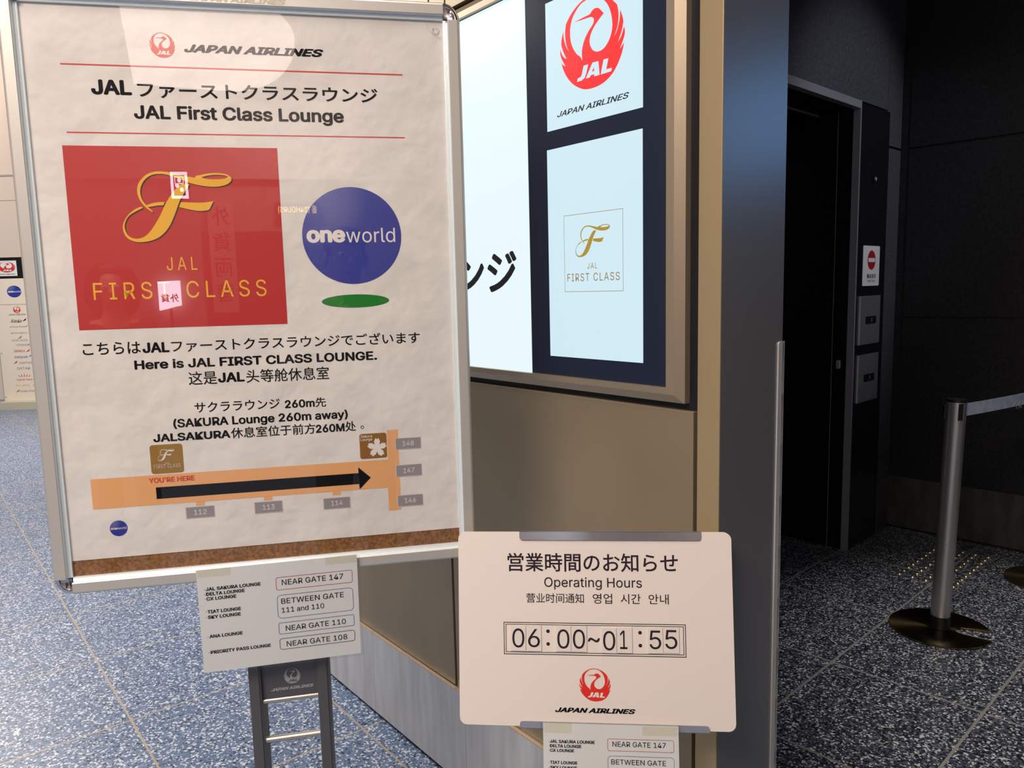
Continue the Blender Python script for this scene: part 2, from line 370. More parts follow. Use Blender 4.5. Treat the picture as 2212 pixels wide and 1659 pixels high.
CRANE_OUT = smooth_loop(CRANE_OUT, 3, 30); CRANE_IN = smooth_loop(CRANE_IN, 3, 36)
def crane(g, cx, cz, rx, rz, y, ink, letter, dy=0.0003):
    T = lambda l: [(cx + p[0] * rx, cz + p[1] * rz) for p in l]
    g.flat([T(CRANE_OUT), T(CRANE_IN)], y, ink)
    g.flat([T(J_)], y - dy, letter); g.flat([T(A_), T(AH_)], y - dy, letter); g.flat([T(L_)], y - dy, letter)
F_SWASH = [(680, 862), (600, 802), (530, 730), (470, 622), (448, 500), (480, 370), (560, 270), (660, 200), (780, 166), (900, 166), (1000, 178), (1150, 212), (1290, 243), (1440, 270), (1440, 238), (1560, 213), (1700, 188), (1850, 186), (1980, 208), (2050, 258), (2052, 310), (1990, 370), (1870, 410), (1700, 421), (1500, 397), (1340, 357), (1200, 302), (1000, 228), (880, 207), (760, 213), (660, 250), (570, 330), (512, 440), (500, 550), (530, 660), (590, 748), (640, 800), (684, 845)]
F_LOOP = [(1540, 262), (1650, 230), (1800, 213), (1930, 222), (2000, 245), (1960, 275), (1850, 290), (1700, 292), (1600, 280)]
F_STEM = [(1330, 385), (1240, 376), (1150, 405), (1010, 560), (900, 720), (830, 860), (760, 980), (680, 1100), (580, 1220), (480, 1290), (360, 1310), (260, 1270), (210, 1190), (195, 1100), (215, 1020), (270, 930), (370, 860), (520, 785), (502, 760), (400, 800), (280, 890), (200, 1000), (165, 1100), (175, 1210), (230, 1300), (330, 1355), (440, 1370), (600, 1350), (750, 1290), (870, 1190), (960, 1070), (1050, 890), (1110, 750), (1170, 620), (1260, 490)]
F_BAR1 = [(578, 740), (680, 705), (780, 687), (892, 682), (868, 740), (760, 745), (620, 767)]
F_BAR2 = [(1165, 685), (1300, 690), (1450, 695), (1580, 690), (1722, 668), (1680, 740), (1640, 808), (1580, 832), (1450, 838), (1300, 812), (1128, 770)]
F_SWASH, F_LOOP, F_STEM, F_BAR1, F_BAR2 = (smooth_loop(l, 3, 50) for l in (F_SWASH, F_LOOP, F_STEM, F_BAR1, F_BAR2))
def script_f(g, fx, fz, y, ink, shade=None):          # fx, fz: map traced x / y to plane coordinates
    T = lambda l, dx=0, dy_=0: [(fx(p[0] + dx), fz(p[1] + dy_)) for p in l]
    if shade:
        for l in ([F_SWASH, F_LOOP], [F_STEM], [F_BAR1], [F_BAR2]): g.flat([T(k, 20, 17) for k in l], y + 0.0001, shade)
    g.flat([T(F_BAR1)], y, ink); g.flat([T(F_BAR2)], y, ink)
    g.flat([T(F_SWASH), T(F_LOOP)], y - 0.0001, ink); g.flat([T(F_STEM)], y - 0.0002, ink)

# ================================================================ SETTING
def w1(t, off=0.0): return N1 * (1.1775 + off) - D1 * t      # point on the lit partition, t grows to the right
ROT1 = math.atan2(-D1.y, -D1.x); ROT2 = math.atan2(N2.y, N2.x)
W0 = Vector((N1.x * 1.1775, N1.y * 1.1775, 0)); K0 = Vector((2.2033, 4.4049, 0))
SPLIT = 1.27
def slab(name, mat, z0, z1, side, reach=16):
    a = N1 * SPLIT + D1 * reach; b = N1 * SPLIT - D1 * 9
    far = N1 * (-12 if side < 0 else 9)
    quads = [[a, b, b + far, a + far]]
    if side < 0 and z0 < 0: quads.append([N1 * SPLIT + D1 * 16, N1 * SPLIT + D1 * 4.0, N1 * 9 + D1 * 4.0, N1 * 9 + D1 * 16])
    g = Geo()
    for pts in quads:
        vs = [(p.x, p.y, z) for z in (z0, z1) for p in pts]
        g.add(vs, [(0, 1, 2, 3), (7, 6, 5, 4), (0, 4, 5, 1), (1, 5, 6, 2), (2, 6, 7, 3), (3, 7, 4, 0)], mat)
    o = g.build(name)
    import bmesh
    bm = bmesh.new(); bm.from_mesh(o.data); bmesh.ops.recalc_face_normals(bm, faces=bm.faces); bm.to_mesh(o.data); bm.free()
    return struct(o)
slab('floor', 'terrazzo_hall', -0.08, 0.0, -1)
slab('floor_lobby', 'terrazzo_lobby', -0.08, 0.0, 1, 4.0)
slab('ceiling_lobby', 'slate_tile', 3.4, 3.5, 1, 4.0)
slab('ceiling', 'ceiling_white', 3.42, 3.52, -1, 5.0)

# lit partition ---------------------------------------------------
P = struct(empty('wall_left', W0, ROT1))
g = Geo(); g.box(-3.9, -0.8545, 0.012, 0.2, 0.0, 3.4, 'groove_black'); g.build('core', P)
def clad(x0, x1, z0, z1, mat='bronze_cladding'):
    g = Geo(); g.box(x0, x1, 0.0, 0.014, z0, z1, mat); g.build('cladding_panel', P, bevel=0.001)
clad(-3.9, -1.7635, 0.305, 1.206); clad(-1.7525, -0.9135, 0.305, 1.206)
clad(-3.9, -2.775, 1.21, 3.4)
clad(-2.77, -1.783, 2.158, 3.4); clad(-1.777, -1.708, 2.158, 3.4); clad(-1.702, -0.9135, 2.158, 3.4)
clad(-0.9045, -0.8537, 0.0, 3.4, 'gold_strip')
g = Geo(); g.box(-0.8555, -0.8535, 0.002, 0.204, 0.0, 3.4, 'end_panel'); g.build('end_panel', P)
B_ = struct(empty('baseboard_left', W0, ROT1))
for x0, x1 in ((-3.9, -2.247), (-2.2455, -1.706), (-1.7045, -0.9135)):
    g = Geo(); g.box(x0, x1, -0.010, 0.012, 0.014, 0.300, 'brushed_steel'); g.box(x0, x1, -0.0104, 0.0, 0.2985, 0.3015, 'ledge_highlight')
    g.build('skirting_plate', B_)
g = Geo(); g.box(-3.9, -0.9135, -0.002, 0.012, 0.0, 0.014, 'groove_black'); g.build('shadow_gap', B_)
G_ = empty('corner_guard', W0, ROT1)
tag(G_, 'slim steel corner guard on the rear edge of the dark partition end', 'corner guard')
g = Geo(); g.prism(round_rect(0.187, 0.206, 0.0, 1.332, 0.006), 0, 0.003, 'guard_steel')
g.v = [(-0.8535 + p[1] * 1.0, p[0], p[2]) for p in g.v]; g.build('guard_strip', G_)
g = Geo(); g.box(-0.885, -0.8505, 0.200, 0.2075, 0.0, 1.332, 'guard_steel'); g.build('guard_return', G_)

# lift lobby ------------------------------------------------------
E_ = struct(empty('wall_back', K0, ROT2))
OX0, OX1, OZ = -1.95, -0.572, 2.307
g = Geo()
JZ = 2.165
g.box(-2.95, OX0, 0.0, 0.3, 0.0, 3.4, 'lift_wall_tile'); g.box(OX0, OX1 + 0.004, 0.0, 0.3, 2.352, 3.4, 'lift_wall_tile'); g.build('cladding', E_)
g = Geo(); g.box(OX1, -0.204, 0.0, 0.3, 2.352, 3.4, 'lift_wall_tile'); g.build('cladding', E_)
g = Geo(); g.box(-0.200, 0.0, 0.0, 0.3, 0.305, JZ - 0.006, 'lift_wall_tile'); g.box(-0.200, 0.0, 0.0, 0.3, JZ + 0.006, 3.4, 'lift_wall_tile'); g.build('cladding', E_)
g = Geo(); g.box(OX1, 0.0, 0.012, 0.29, 0.0, 3.4, 'joint_black'); g.build('core', E_)
g = Geo(); g.box(-0.200, 0.002, -0.008, 0.2, 0.012, 0.305, 'lobby_steel'); g.build('skirting_plate', E_)
D_ = struct(empty('door_1', K0, ROT2))
g = Geo(); g.box(OX1, -0.203, -0.014, 0.02, 0.0, 2.338, 'lift_panel'); g.build('side_panel', D_, bevel=0.002)
g = Geo(); g.box(OX0, OX1, -0.016, 0.02, 2.307, 2.345, 'lift_trim'); g.build('head_trim', D_)
g = Geo(); g.box(OX1 - 0.012, OX1, -0.016, 0.02, 0.0, 2.307, 'lift_trim'); g.build('jamb_trim', D_)
g = Geo(); g.box(OX1 - 0.012, OX1, 0.02, 0.095, 0.0, 2.307, 'lift_panel'); g.box(OX1 - 0.012, OX1, 0.099, 0.55, 0.0, 2.307, 'lift_panel'); g.box(OX1 - 0.011, OX1, 0.095, 0.099, 0.0, 2.307, 'lift_trim'); g.build('reveal', D_)
g = Geo(); g.box(OX0, OX1 - 0.012, 0.02, 0.55, 2.307, 2.35, 'lift_panel'); g.box(OX0, OX1 - 0.012, 0.20, 0.21, 2.300, 2.307, 'lift_trim'); g.build('soffit', D_)
g = Geo(); g.box(OX0, OX1, 0.55, 0.58, 0.0, 2.34, 'lift_panel'); g.build('door_leaf', D_)
g = Geo(); g.prism(round_rect(0.05, 0.068, 0.985, 1.030, 0.006), 0, -0.012, 'lift_trim'); g.v = [(OX1 - 0.012 + p[1], p[0], p[2]) for p in g.v]; g.build('latch', D_)
R_ = struct(empty('wall_right', K0, ROT2))
g = Geo()
for z0, z1 in ((0.305, 1.229), (1.237, JZ - 0.005), (JZ + 0.005, 3.4)): g.box(0.0, 0.1, -1.32, -0.045, z0, z1, 'slate_tile'); g.box(0.0, 0.1, -4.5, -1.328, z0, z1, 'slate_tile')
g.build('cladding', R_)
g = Geo(); g.box(0.008, 0.1, -4.5, 0.3, 0.0, 3.4, 'joint_black'); g.box(0.004, 0.1, -0.045, 0.0, 0.305, 3.4, 'slate_tile'); g.build('core', R_)
BR = struct(empty('baseboard_right', K0, ROT2))
g = Geo(); g.box(-0.010, 0.008, -4.5, 0.0, 0.014, 0.308, 'lobby_steel'); g.build('skirting_plate', BR)
g = Geo(); g.box(-0.002, 0.008, -4.5, 0.0, 0.0, 0.014, 'groove_black'); g.build('shadow_gap', BR)
# far hall wall ----------------------------------------------------
H_ = struct(empty('wall_far', (0, 0, 0)))
g = Geo(); g.box(-16, -1.2, 11.2, 11.4, 0, 6.8, 'cream_wall'); g.build('plaster', H_)
g = Geo(); g.box(-16, -1.2, 11.192, 11.2, 3.20, 3.22, 'cream_joint'); g.box(-16, -1.2, 11.196, 11.2, 2.86, 2.866, 'cream_joint'); g.build('joint_strip', H_)

# ================================================================ POSTER STAND
PC = Vector((-0.8033, 1.3386, 0)); E1 = Vector((math.cos(YAW), math.sin(YAW), 0)); ZT = 1.940
S = empty('poster_stand', PC + E1 * 0.354, YAW)
tag(S, 'aluminium framed poster stand announcing the first class lounge, on grey ladder legs', 'poster stand')
X = lambda u: (u - 354) / 1000.0
Z = lambda v: ZT + v / 1000.0
WOP, HOP, RW = 706.0, -991.0, 31.0
PROF = [(0, 1.5), (0, -3.0), (2.0, -3.6), (2.6, -3.0), (4.6, -4.2), (5.2, -3.6), (7.5, -5.0), (8.0, -10.5), (9.2, -11.5), (25.0, -11.5), (27.5, -10.6), (29.6, -8.2), (31.0, -3.5), (31.0, 13.0), (0, 13.0)]
def rail(side):
    g = Geo(); vs = []; n = len(PROF)
    for e in (0, 1):
        for a, d in PROF:
            if side == 'L': p = (X(-a), d / 1000, Z(0 if e else HOP))
            elif side == 'R': p = (X(WOP + a), d / 1000, Z(HOP if e else 0))
            elif side == 'T': p = (X(WOP if e == 0 else 0), d / 1000, Z(a))
            else: p = (X(0 if e == 0 else WOP), d / 1000, Z(HOP - a))
            vs.append(p)
    for i in range(n):
        j = (i + 1) % n
        m = 'groove_reflect_tint' if PROF[i][0] < 8 and PROF[j][0] <= 8 else 'satin_aluminium'
        g.add([vs[i], vs[j], vs[n + j], vs[n + i]], [(0, 1, 2, 3)], m)
    g.add(vs, [tuple(range(n)), tuple(reversed(range(n, 2 * n)))], 'satin_aluminium')
    o = g.build('frame_rail', S)
    import bmesh
    bm = bmesh.new(); bm.from_mesh(o.data); bmesh.ops.remove_doubles(bm, verts=bm.verts, dist=1e-6); bmesh.ops.recalc_face_normals(bm, faces=bm.faces); bm.to_mesh(o.data); bm.free()
for s_ in 'LRTB': rail(s_)
def corner_cap(u, v, sx, sz):
    g = Geo(); seg = 12; prof = [(r, d) for r, d in ((0, -9.5), (21, -9.5), (22.5, -10.5), (24, -10.2), (27, -9.0), (29.5, -6.0), (31, -1.0), (31, 13))]
    vs = []; n = len(prof)
    for k in range(seg + 1):
        a = math.pi / 2 * k / seg
        for r, d in prof: vs.append((X(u + sx * r * math.cos(a)), d / 1000, Z(v + sz * r * math.sin(a))))
    fs = []
    for k in range(seg):
        for i in range(n - 1): fs.append((k * n + i, (k + 1) * n + i, (k + 1) * n + i + 1, k * n + i + 1))
    g.add(vs, fs, 'chrome', True)
    o = g.build('corner_cap', S)
    import bmesh
    bm = bmesh.new(); bm.from_mesh(o.data); bmesh.ops.remove_doubles(bm, verts=bm.verts, dist=1e-6); bmesh.ops.recalc_face_normals(bm, faces=bm.faces); bm.to_mesh(o.data); bm.free()
    o['label'] = 'rounded chrome corner cap'
for u, v, sx, sz in ((0, 0, -1, 1), (WOP, 0, 1, 1), (WOP, HOP, 1, -1), (0, HOP, -1, -1)): corner_cap(u, v, sx, sz)
g = Geo(); g.box(X(-2), X(WOP + 2), 0.0022, 0.006, Z(HOP - 2), Z(2), 'hardboard'); g.build('backing_board', S)['label'] = 'brown hardboard backing showing below the paper'
g = Geo(); g.box(X(-20), X(WOP + 20), 0.006, 0.0125, Z(HOP - 20), Z(20), 'stand_grey'); g.build('rear_panel', S)
# the printed sheet
PA = Geo(); PA.box(X(0), X(WOP), 0.0012, 0.0016, Z(-962), Z(1), 'paper'); PAPER = PA.build('poster_sheet', S)
Y0 = 0.0009
g = Geo()
def L(t, u0, u1, v, top, bold=0.03, mat='ink_black', shear=0, spacing=1.0): g.text(t, X(u0), X(u1), Z(v), (top - v) / 1000, Y0, mat, bold, shear, True, spacing)
def C(t, u0, u1, v0, v1, bold=0.012, mat='ink_black'): g.cjk(t, X(u0), X(u1), Z(v0), Z(v1), Y0, mat, bold)
def flush():
    global g
    g.build('lettering', PAPER); g = Geo()
L('JAPAN AIRLINES', 254.3, 489.5, -70.8, -57.5, 0.042, shear=0.32); flush()
L('JAL', 100.5, 164.8, -145.2, -120.4, 0.036); C('ファーストクラスラウンジ', 173.7, 582.0, -148.6, -122.6, 0.02); flush()
L('JAL First Class Lounge', 165.2, 519.8, -184.0, -161.4, 0.028); flush()
C('こちらは', 49.5, 144.4, -590, -568.3); L('JAL', 147.4, 192.6, -589.8, -571.3, 0.034); C('ファーストクラスラウンジでございます', 195.8, 642.2, -590.5, -568.1); flush()
L('Here is JAL FIRST CLASS LOUNGE.', 131.7, 559.7, -619.0, -602.6, 0.03); flush()
C('这是', 220.9, 269.7, -651.5, -626.8, 0.008); L('JAL', 271.3, 317.9, -649, -631.0, 0.034); C('头等舱休息室', 320.8, 469.5, -652.2, -627.7, 0.008); flush()
C('サクララウンジ', 227.1, 377.2, -702.6, -683.8); L('260m', 386.0, 440.2, -703.0, -688.0, 0.03); C('先', 441.4, 461.0, -704, -685.6); flush()
L('(SAKURA Lounge 260m away)', 188.8, 500.0, -728.0, -712.4, 0.028); flush()
L('JALSAKURA', 152.8, 286.1, -752.6, -738.0, 0.034); C('休息室位于前方', 287.1, 438.7, -754.4, -734.2); L('260M', 439.5, 492.8, -753.2, -737.8, 0.03); C('处', 494.0, 514.0, -754.0, -734.4)
g.ring(ellipse(X(526), Z(-747.5), 0.0032, 0.0032, 20), ellipse(X(526), Z(-747.5), 0.0021, 0.0021, 20), Y0, 'ink_black'); flush()
g = Geo()
g.rect(X(56), X(628.8), Z(-97.9), Z(-95.6), Y0, 'ink_red'); g.build('rule_line', PAPER)['label'] = 'thin red printed line'
g = Geo(); g.rect(X(56), X(628.8), Z(-209.6), Z(-207.6), Y0, 'ink_red'); g.build('rule_line', PAPER)['label'] = 'thin red printed line'
g = Geo(); crane(g, X(219.2), Z(-60.7), 0.0206, 0.0205, Y0, 'ink_red', 'ink_white'); g.build('crane_emblem', PAPER)['label'] = 'round red crane emblem'
g = Geo(); g.rect(X(47.2), X(399.8), Z(-545.7), Z(-230.5), Y0, 'ink_panel_red')
# traced script initial: plate coordinates from its two ends
fx = lambda x: X(132.3 + (x - 165) * (317.8 - 132.3) / (2052 - 165)); fz = lambda y: Z(-272.9 - (y - 166) * (394.5 - 272.9) / (1370 - 166))
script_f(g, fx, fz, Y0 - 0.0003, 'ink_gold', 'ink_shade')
Y1 = Y0 - 0.0003
g.text('JAL', X(199.1), X(250), Z(-444.1), 0.0229, Y1, 'ink_gold', -0.012, 0, True, 1.35)
g.text('FIRST CLASS', X(75.5), X(366.2), Z(-493.4), 0.0294, Y1, 'ink_gold', -0.008, 0, True, 1.3)
g.build('red_panel', PAPER)['label'] = 'red printed panel with gold script initial and gold capitals'
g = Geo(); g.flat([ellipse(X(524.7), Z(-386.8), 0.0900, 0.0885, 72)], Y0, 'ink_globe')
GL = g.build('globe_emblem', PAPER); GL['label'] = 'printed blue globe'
g = Geo(); g.text('one', X(442.3), X(512.0), Z(-398.6), 0.0295, Y1, 'ink_white', 0.044); g.text('world', X(513.5), X(603.3), Z(-398.8), 0.0262, Y1, 'ink_white', -0.006)
g.build('globe_lettering', PAPER)['label'] = 'white lettering on the globe'
g = Geo(); g.flat([ellipse(X(525.2), Z(-507), 0.0620, 0.0123, 56)], Y0, 'ink_green'); g.build('green_ellipse', PAPER)['label'] = 'flat green ellipse below the globe'
# route map
g = Geo()
M = lambda pts: [(X(a), Z(b)) for a, b in pts]
g.flat([M([(42.3, -869.4), (42.3, -813.6), (572, -813.6), (572, -756), (593, -756), (593, -915.3), (569.4, -915.3), (569.4, -869.4)][::-1])], Y0, 'ink_orange')
for a in (217.5, 338, 464): g.rect(X(a), X(a + 15), Z(-876.5), Z(-869), Y0, 'ink_orange')
g.flat([M([(150.5, -836.6), (514.7, -836.4), (514.6, -825.1), (537.5, -846.8), (515.4, -868.5), (514.7, -857.9), (150.5, -858.2)][::-1])], Y1, 'ink_black')
for (u0, u1, v0, v1, t) in ((199.4, 248.1, -898.9, -878.8, '112'), (320.9, 369.9, -899.9, -879.2, '113'), (447.0, 495.6, -902.2, -881.8, '114'), (588, 635.8, -794.6, -773.8, '148'), (587, 635.5, -848.6, -827.0, '147'), (587.6, 635.5, -908.4, -887.4, '146')):
    g.rect(X(u0 - 1.4), X(u1 + .8), Z(v0 - 1), Z(v1 + 1), Y1, 'ink_pale')
    g.rect(X(u0), X(u1), Z(v0), Z(v1), Y1 - 0.0001, 'ink_grey')
    c_ = (u0 + u1) / 2; g.text(t, X(c_ - 11.2), X(c_ + 11.2), Z((v0 + v1) / 2 - 5.0), 0.0100, Y1 - 0.0002, 'ink_pale', 0.022)
g.text("YOU'RE HERE", X(139.7), X(218.2), Z(-828.0), 0.0094, Y1, 'ink_vermilion', 0.03)
g.build('route_map', PAPER)['label'] = 'orange gate map with a black arrow'
g = Geo(); g.flat([round_rect(X(145.4), X(201.2), Z(-811.4), Z(-757.8), 0.005)], Y0 - 0.0001, 'ink_bronze')
fx2 = lambda x: X(158.1 + (x - 165) * 29.0 / 1887); fz2 = lambda y: Z(-766.8 - (y - 166) * 21.0 / 1204)
script_f(g, fx2, fz2, Y1 - 0.0001, 'ink_white')
g.text('JAL', X(168.3), X(177.8), Z(-794.5), 0.0040, Y1 - 0.0001, 'ink_pale', -0.01, 0, True, 1.2); g.text('FIRST CLASS', X(150.5), X(195.6), Z(-801.2), 0.0068, Y1 - 0.0001, 'ink_pale', -0.01, 0, True, 1.1)
g.build('lounge_icon', PAPER)['label'] = 'bronze square icon with white script initial'
g = Geo(); g.flat([round_rect(X(519.5), X(570.6), Z(-809.4), Z(-760.6), 0.0045)], Y0 - 0.0001, 'ink_brown')
pet = [(0, 0), (0.22, 0.30), (0.30, 0.62), (0.14, 0.98), (0.0, 0.84), (-0.14, 0.98), (-0.30, 0.62), (-0.22, 0.30)]
for k in range(5):
    a = math.radians(72 * k - 2); lp = []
    for px_, pz_ in pet:
        x_, z_ = px_ * math.cos(a) - pz_ * math.sin(a), px_ * math.sin(a) + pz_ * math.cos(a); lp.append((min(X(552.0) + x_ * 0.0195, X(571.6)), Z(-789.0) + z_ * 0.0195))
    g.flat([lp], Y1 - 0.0001 - k * 0.00001, 'ink_white')
g.text('Sakura', X(521.9), X(543.9), Z(-767.8), 0.0050, Y1 - 0.0001, 'ink_white', 0.01); g.text('Lounge', X(521.6), X(543.6), Z(-774.2), 0.0052, Y1 - 0.0001, 'ink_white', 0.01)
g.build('blossom_icon', PAPER)['label'] = 'brown square icon with white blossom'
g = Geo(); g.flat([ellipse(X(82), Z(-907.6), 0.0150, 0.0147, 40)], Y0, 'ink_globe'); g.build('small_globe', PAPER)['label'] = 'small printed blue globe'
g = Geo(); g.text('one', X(68.5), X(80), Z(-909.6), 0.0048, Y1, 'ink_white', 0.03); g.text('world', X(80.2), X(95), Z(-909.6), 0.0045, Y1, 'ink_white', 0.0); g.build('small_globe_lettering', PAPER)
g = Geo(); g.rect(X(0), X(WOP), Z(HOP), Z(0), -0.0012, 'acrylic'); g.build('acrylic_cover', S)['label'] = 'clear glossy cover sheet'
g = Geo()
arc = lambda cu, cv, r0, r1, a0, a1, n=24: [(X(cu + r1 * math.cos(math.radians(a0 + (a1 - a0) * k / n))), Z(cv + r1 * math.sin(math.radians(a0 + (a1 - a0) * k / n)))) for k in range(n + 1)] + [(X(cu + r0 * math.cos(math.radians(a1 - (a1 - a0) * k / n))), Z(cv + r0 * math.sin(math.radians(a1 - (a1 - a0) * k / n)))) for k in range(n + 1)]
g.flat([arc(WOP + 4, 8, 37.6, 38.3, 192, 258)], -0.0014, 'ink_pale'); g.flat([arc(691.5, -16, 4.8, 6.6, 120, 380)], -0.0014, 'ink_pale'); g.flat([ellipse(X(693.5), Z(-11.5), 0.0014, 0.0014, 12)], -0.0014, 'ink_pale'); g.build('corner_mark', S)['label'] = 'pale printed mark in the corner of the cover'
g = Geo(); g.text('JAPAN AIRLINES', X(270.5), X(430), Z(11.0), 0.0088, -0.01175, 'rail_print', 0.04, 0.3); g.build('rail_print', S)['label'] = 'faint pale lettering on the top rail'
# legs
def post(u0, u1):
    g = Geo(); g.box(X(u0), X(u1), 0.016, 0.094, 0.02, Z(-120), 'stand_grey'); g.box(X(u0 + 3), X(u1 - 3), 0.0135, 0.016, 0.02, Z(-1040), 'stand_grey'); g.build('upright', S, bevel=0.0025)
post(285.5, 308.2); post(414.8, 437.5)
g = Geo(); g.box(X(308.2), X(414.8), 0.026, 0.034, Z(-1285), Z(-1212), 'stand_grey'); PN = g.build('name_panel', S)
g = Geo(); crane(g, X(366.3), Z(-1242.6), 0.0160, 0.0160, 0.0256, 'panel_grey_print', 'stand_grey'); g.text('JAPAN AIRLINES', X(325), X(406.3), Z(-1270.3), 0.0062, 0.0256, 'panel_grey_print', 0.042, 0.32); g.build('panel_print', PN)['label'] = 'pale grey crane emblem and airline name'
for zz, r in ((-1206.5, 0.0055), (-1290.5, 0.0062), (-1372.8, 0.0066), (-1620, 0.0066), (-1850, 0.0066)):
    g = Geo(); g.tube((X(308), 0.030, Z(zz)), (X(415), 0.030, Z(zz)), r, 'tube_steel'); g.build('crossbar', S)
for u in (296.8, 426.1):
    g = Geo(); g.box(X(u - 16), X(u + 16), -0.16, 0.30, 0.0, 0.022, 'stand_grey'); g.build('foot', S, bevel=0.004)

# ---------------------------------------------------------------- laminated notices
def frame_matrix(c, yw, ti, ro): return Matrix.Translation(c) @ Matrix.Rotation(yw, 4, 'Z') @ Matrix.Rotation(ti, 4, 'X') @ Matrix.Rotation(ro, 4, 'Y')
def notice(name, mat, k, label, lam, tapes):
    o = empty(name, (0, 0, 0), mat=mat); tag(o, label, 'notice', 'laminated lounge direction notices')
    q = lambda a: a * k / 1000
    g = Geo(); g.box(q(-148.5), q(148.5), 0.0, 0.0002, q(-105), q(105), 'plain_paper'); sh = g.build('sheet', o)
    y = -0.0004
    for t, u1, v in (('JAL SAKURA LOUNGE', -34.5, 62.1), ('DELTA LOUNGE', -64.2, 52.2), ('CX LOUNGE', -80.2, 42.5), ('TIAT LOUNGE', -73.5, 16.2), ('SKY LOUNGE', -74.3, 5.2), ('ANA LOUNGE', -73.6, -34.3), ('PRIORITY PASS LOUNGE', -23.3, -67.1)):
        g = Geo(); g.text(t, q(-133.9), q(u1), q(v), q(6.8), y, 'ink_black', 0.034)
        g.flat([ellipse(q(-136.3), q(v + 3.0), q(0.75), q(0.75), 10)], y, 'ink_red_line' if v > 30 else 'ink_black'); g.build('lettering', sh)
    for t, u0, u1, v, h_ in (('NEAR GATE 147', 4.3, 120.4, 57.9, 11.0), ('BETWEEN GATE', 1.0, 119.9, 19.5, 10.8), ('111 and 110', 1.0, 81.1, 1.0, 10.2), ('NEAR GATE 110', 6.4, 121.5, -37.6, 10.7), ('NEAR GATE 108', 6.4, 122.8, -70.8, 10.8)):
        g = Geo(); g.text(t, q(u0), q(u1), q(v), q(h_), y, 'ink_black', 0.004); g.build('lettering', sh)
    for z0, z1, r, m in ((48.3, 74.8, 4, 'ink_red_line'), (-10.7, 38.0, 8, 'ink_blue_line'), (-43.8, -19.5, 4, 'ink_violet_line'), (-76.4, -52.7, 5, 'ink_black')):
        g = Geo(); g.ring(round_rect(q(-6.6), q(138.2), q(z0), q(z1), q(r)), round_rect(q(-5.7), q(137.3), q(z0 + .9), q(z1 - .9), q(r - .9)), y, m)
        g.build('outline_border', sh)['label'] = {'ink_red_line': 'red', 'ink_blue_line': 'blue', 'ink_violet_line': 'violet', 'ink_black': 'black'}[m] + ' rounded outline'
    g = Geo(); g.rect(q(lam[0]), q(lam[1]), q(lam[2]), q(lam[3]), -0.0007, 'laminate'); g.build('laminate_film', o)['label'] = 'clear plastic film wider than the paper'
    for a, b, c_, d in tapes:
        g = Geo(); g.rect(q(a), q(b), q(c_), q(d), -0.0012, 'tape'); g.build('tape_strip', o)['label'] = 'yellowed clear tape'
    return o
C0 = Vector((0, 0, CAM_H)); K4 = 0.976
c4 = C0 + (Vector((-0.4599, 1.4277, 0.8322)) - C0) * K4
notice('laminated_notice', frame_matrix(c4, math.radians(13.66), math.radians(3.196), math.radians(0.2354)), K4, 'landscape laminated notice of lounges and gates taped under the large poster frame', (-149.5, 154.5, -110, 105.5), ((-147, -87, 90, 107), (88, 148, 90, 107)))

# ---------------------------------------------------------------- opening hours sign on a stand
MS = frame_matrix(Vector((0.1433, 1.3764, 0.8076)), math.radians(-6.1193), math.radians(-10.02), math.radians(-0.4411))
HS = empty('opening_hours_sign', (0, 0, 0), mat=MS)
tag(HS, 'white opening hours board with rounded corners clamped on a slim steel stand', 'sign')
q = lambda a: a / 1000
g = Geo(); g.prism(round_rect(-0.2575, 0.2575, -0.182, 0.182, 0.014, 8), 0.0, 0.006, 'sign_white'); BD = g.build('board', HS, bevel=0.0008)
g = Geo(); y = -0.0004
def SC(t, a, b, z0, z1, bold=0.004): g.cjk(t, q(a), q(b), q(z0), q(z1), y, 'ink_aubergine', bold)
def flush2(n='lettering'):
    global g
    g.build(n, BD); g = Geo()
SC('営業時間のお知らせ', -162.3, 158.6, 107.6, 142.6, 0.012); flush2()
g.text('Operating Hours', q(-92.3), q(91.3), q(78.9), q(17.8), y, 'ink_aubergine', 0.004); flush2()
SC('营业时间通知', -126.8, -17.7, 48.8, 66.8, 0.004); flush2()
SC('영업', -1.1, 35.4, 48.4, 67.2, 0.004); SC('시간', 51.4, 88.5, 48.4, 67.2, 0.004); SC('안내', 103, 140.3, 48.4, 67.2, 0.004); flush2()
for x_ in (-86.6, 86.05):
    for z_ in (-4.4, -28.2): g.flat([ellipse(q(x_), q(z_), 0.0034, 0.0034, 20)], y, 'ink_aubergine')
    flush2('colon_mark')
til = [(-11.5, -22.3), (-10.6, -18.2), (-7.5, -15.2), (-3.5, -15.6), (2.5, -19.2), (5.5, -19.6), (8.2, -16.0), (11.0, -16.0), (10.0, -20.3), (6.5, -23.6), (2.2, -23.2), (-3.5, -19.8), (-6.3, -19.2), (-8.8, -22.4)]
g.flat([smooth_loop([(q(a), q(b)) for a, b in til], 3, 60)], y, 'ink_aubergine'); flush2('wavy_dash')
g.text('JAPAN AIRLINES', q(-75.4), q(74.7), q(-154.4), q(9.0), y, 'ink_black', 0.042, 0.32); flush2()
g = Geo()
rr = lambda a, b, c_, d: [(q(a), q(c_)), (q(b), q(c_)), (q(b), q(d)), (q(a), q(d))]
g.ring(rr(-171.1, 170.3, -48.6, 11.9), rr(-169.8, 169.0, -47.3, 10.6), y, 'ink_black'); g.ring(rr(-167.4, 166.5, -44.6, 8.2), rr(-166.3, 165.4, -43.5, 7.1), y, 'ink_black'); g.build('outline_border', BD)
g = Geo(); crane(g, q(-0.1), q(-102.5), 0.0295, 0.0303, y, 'ink_red_bright', 'sign_white'); g.build('crane_emblem', BD)['label'] = 'round red crane emblem'
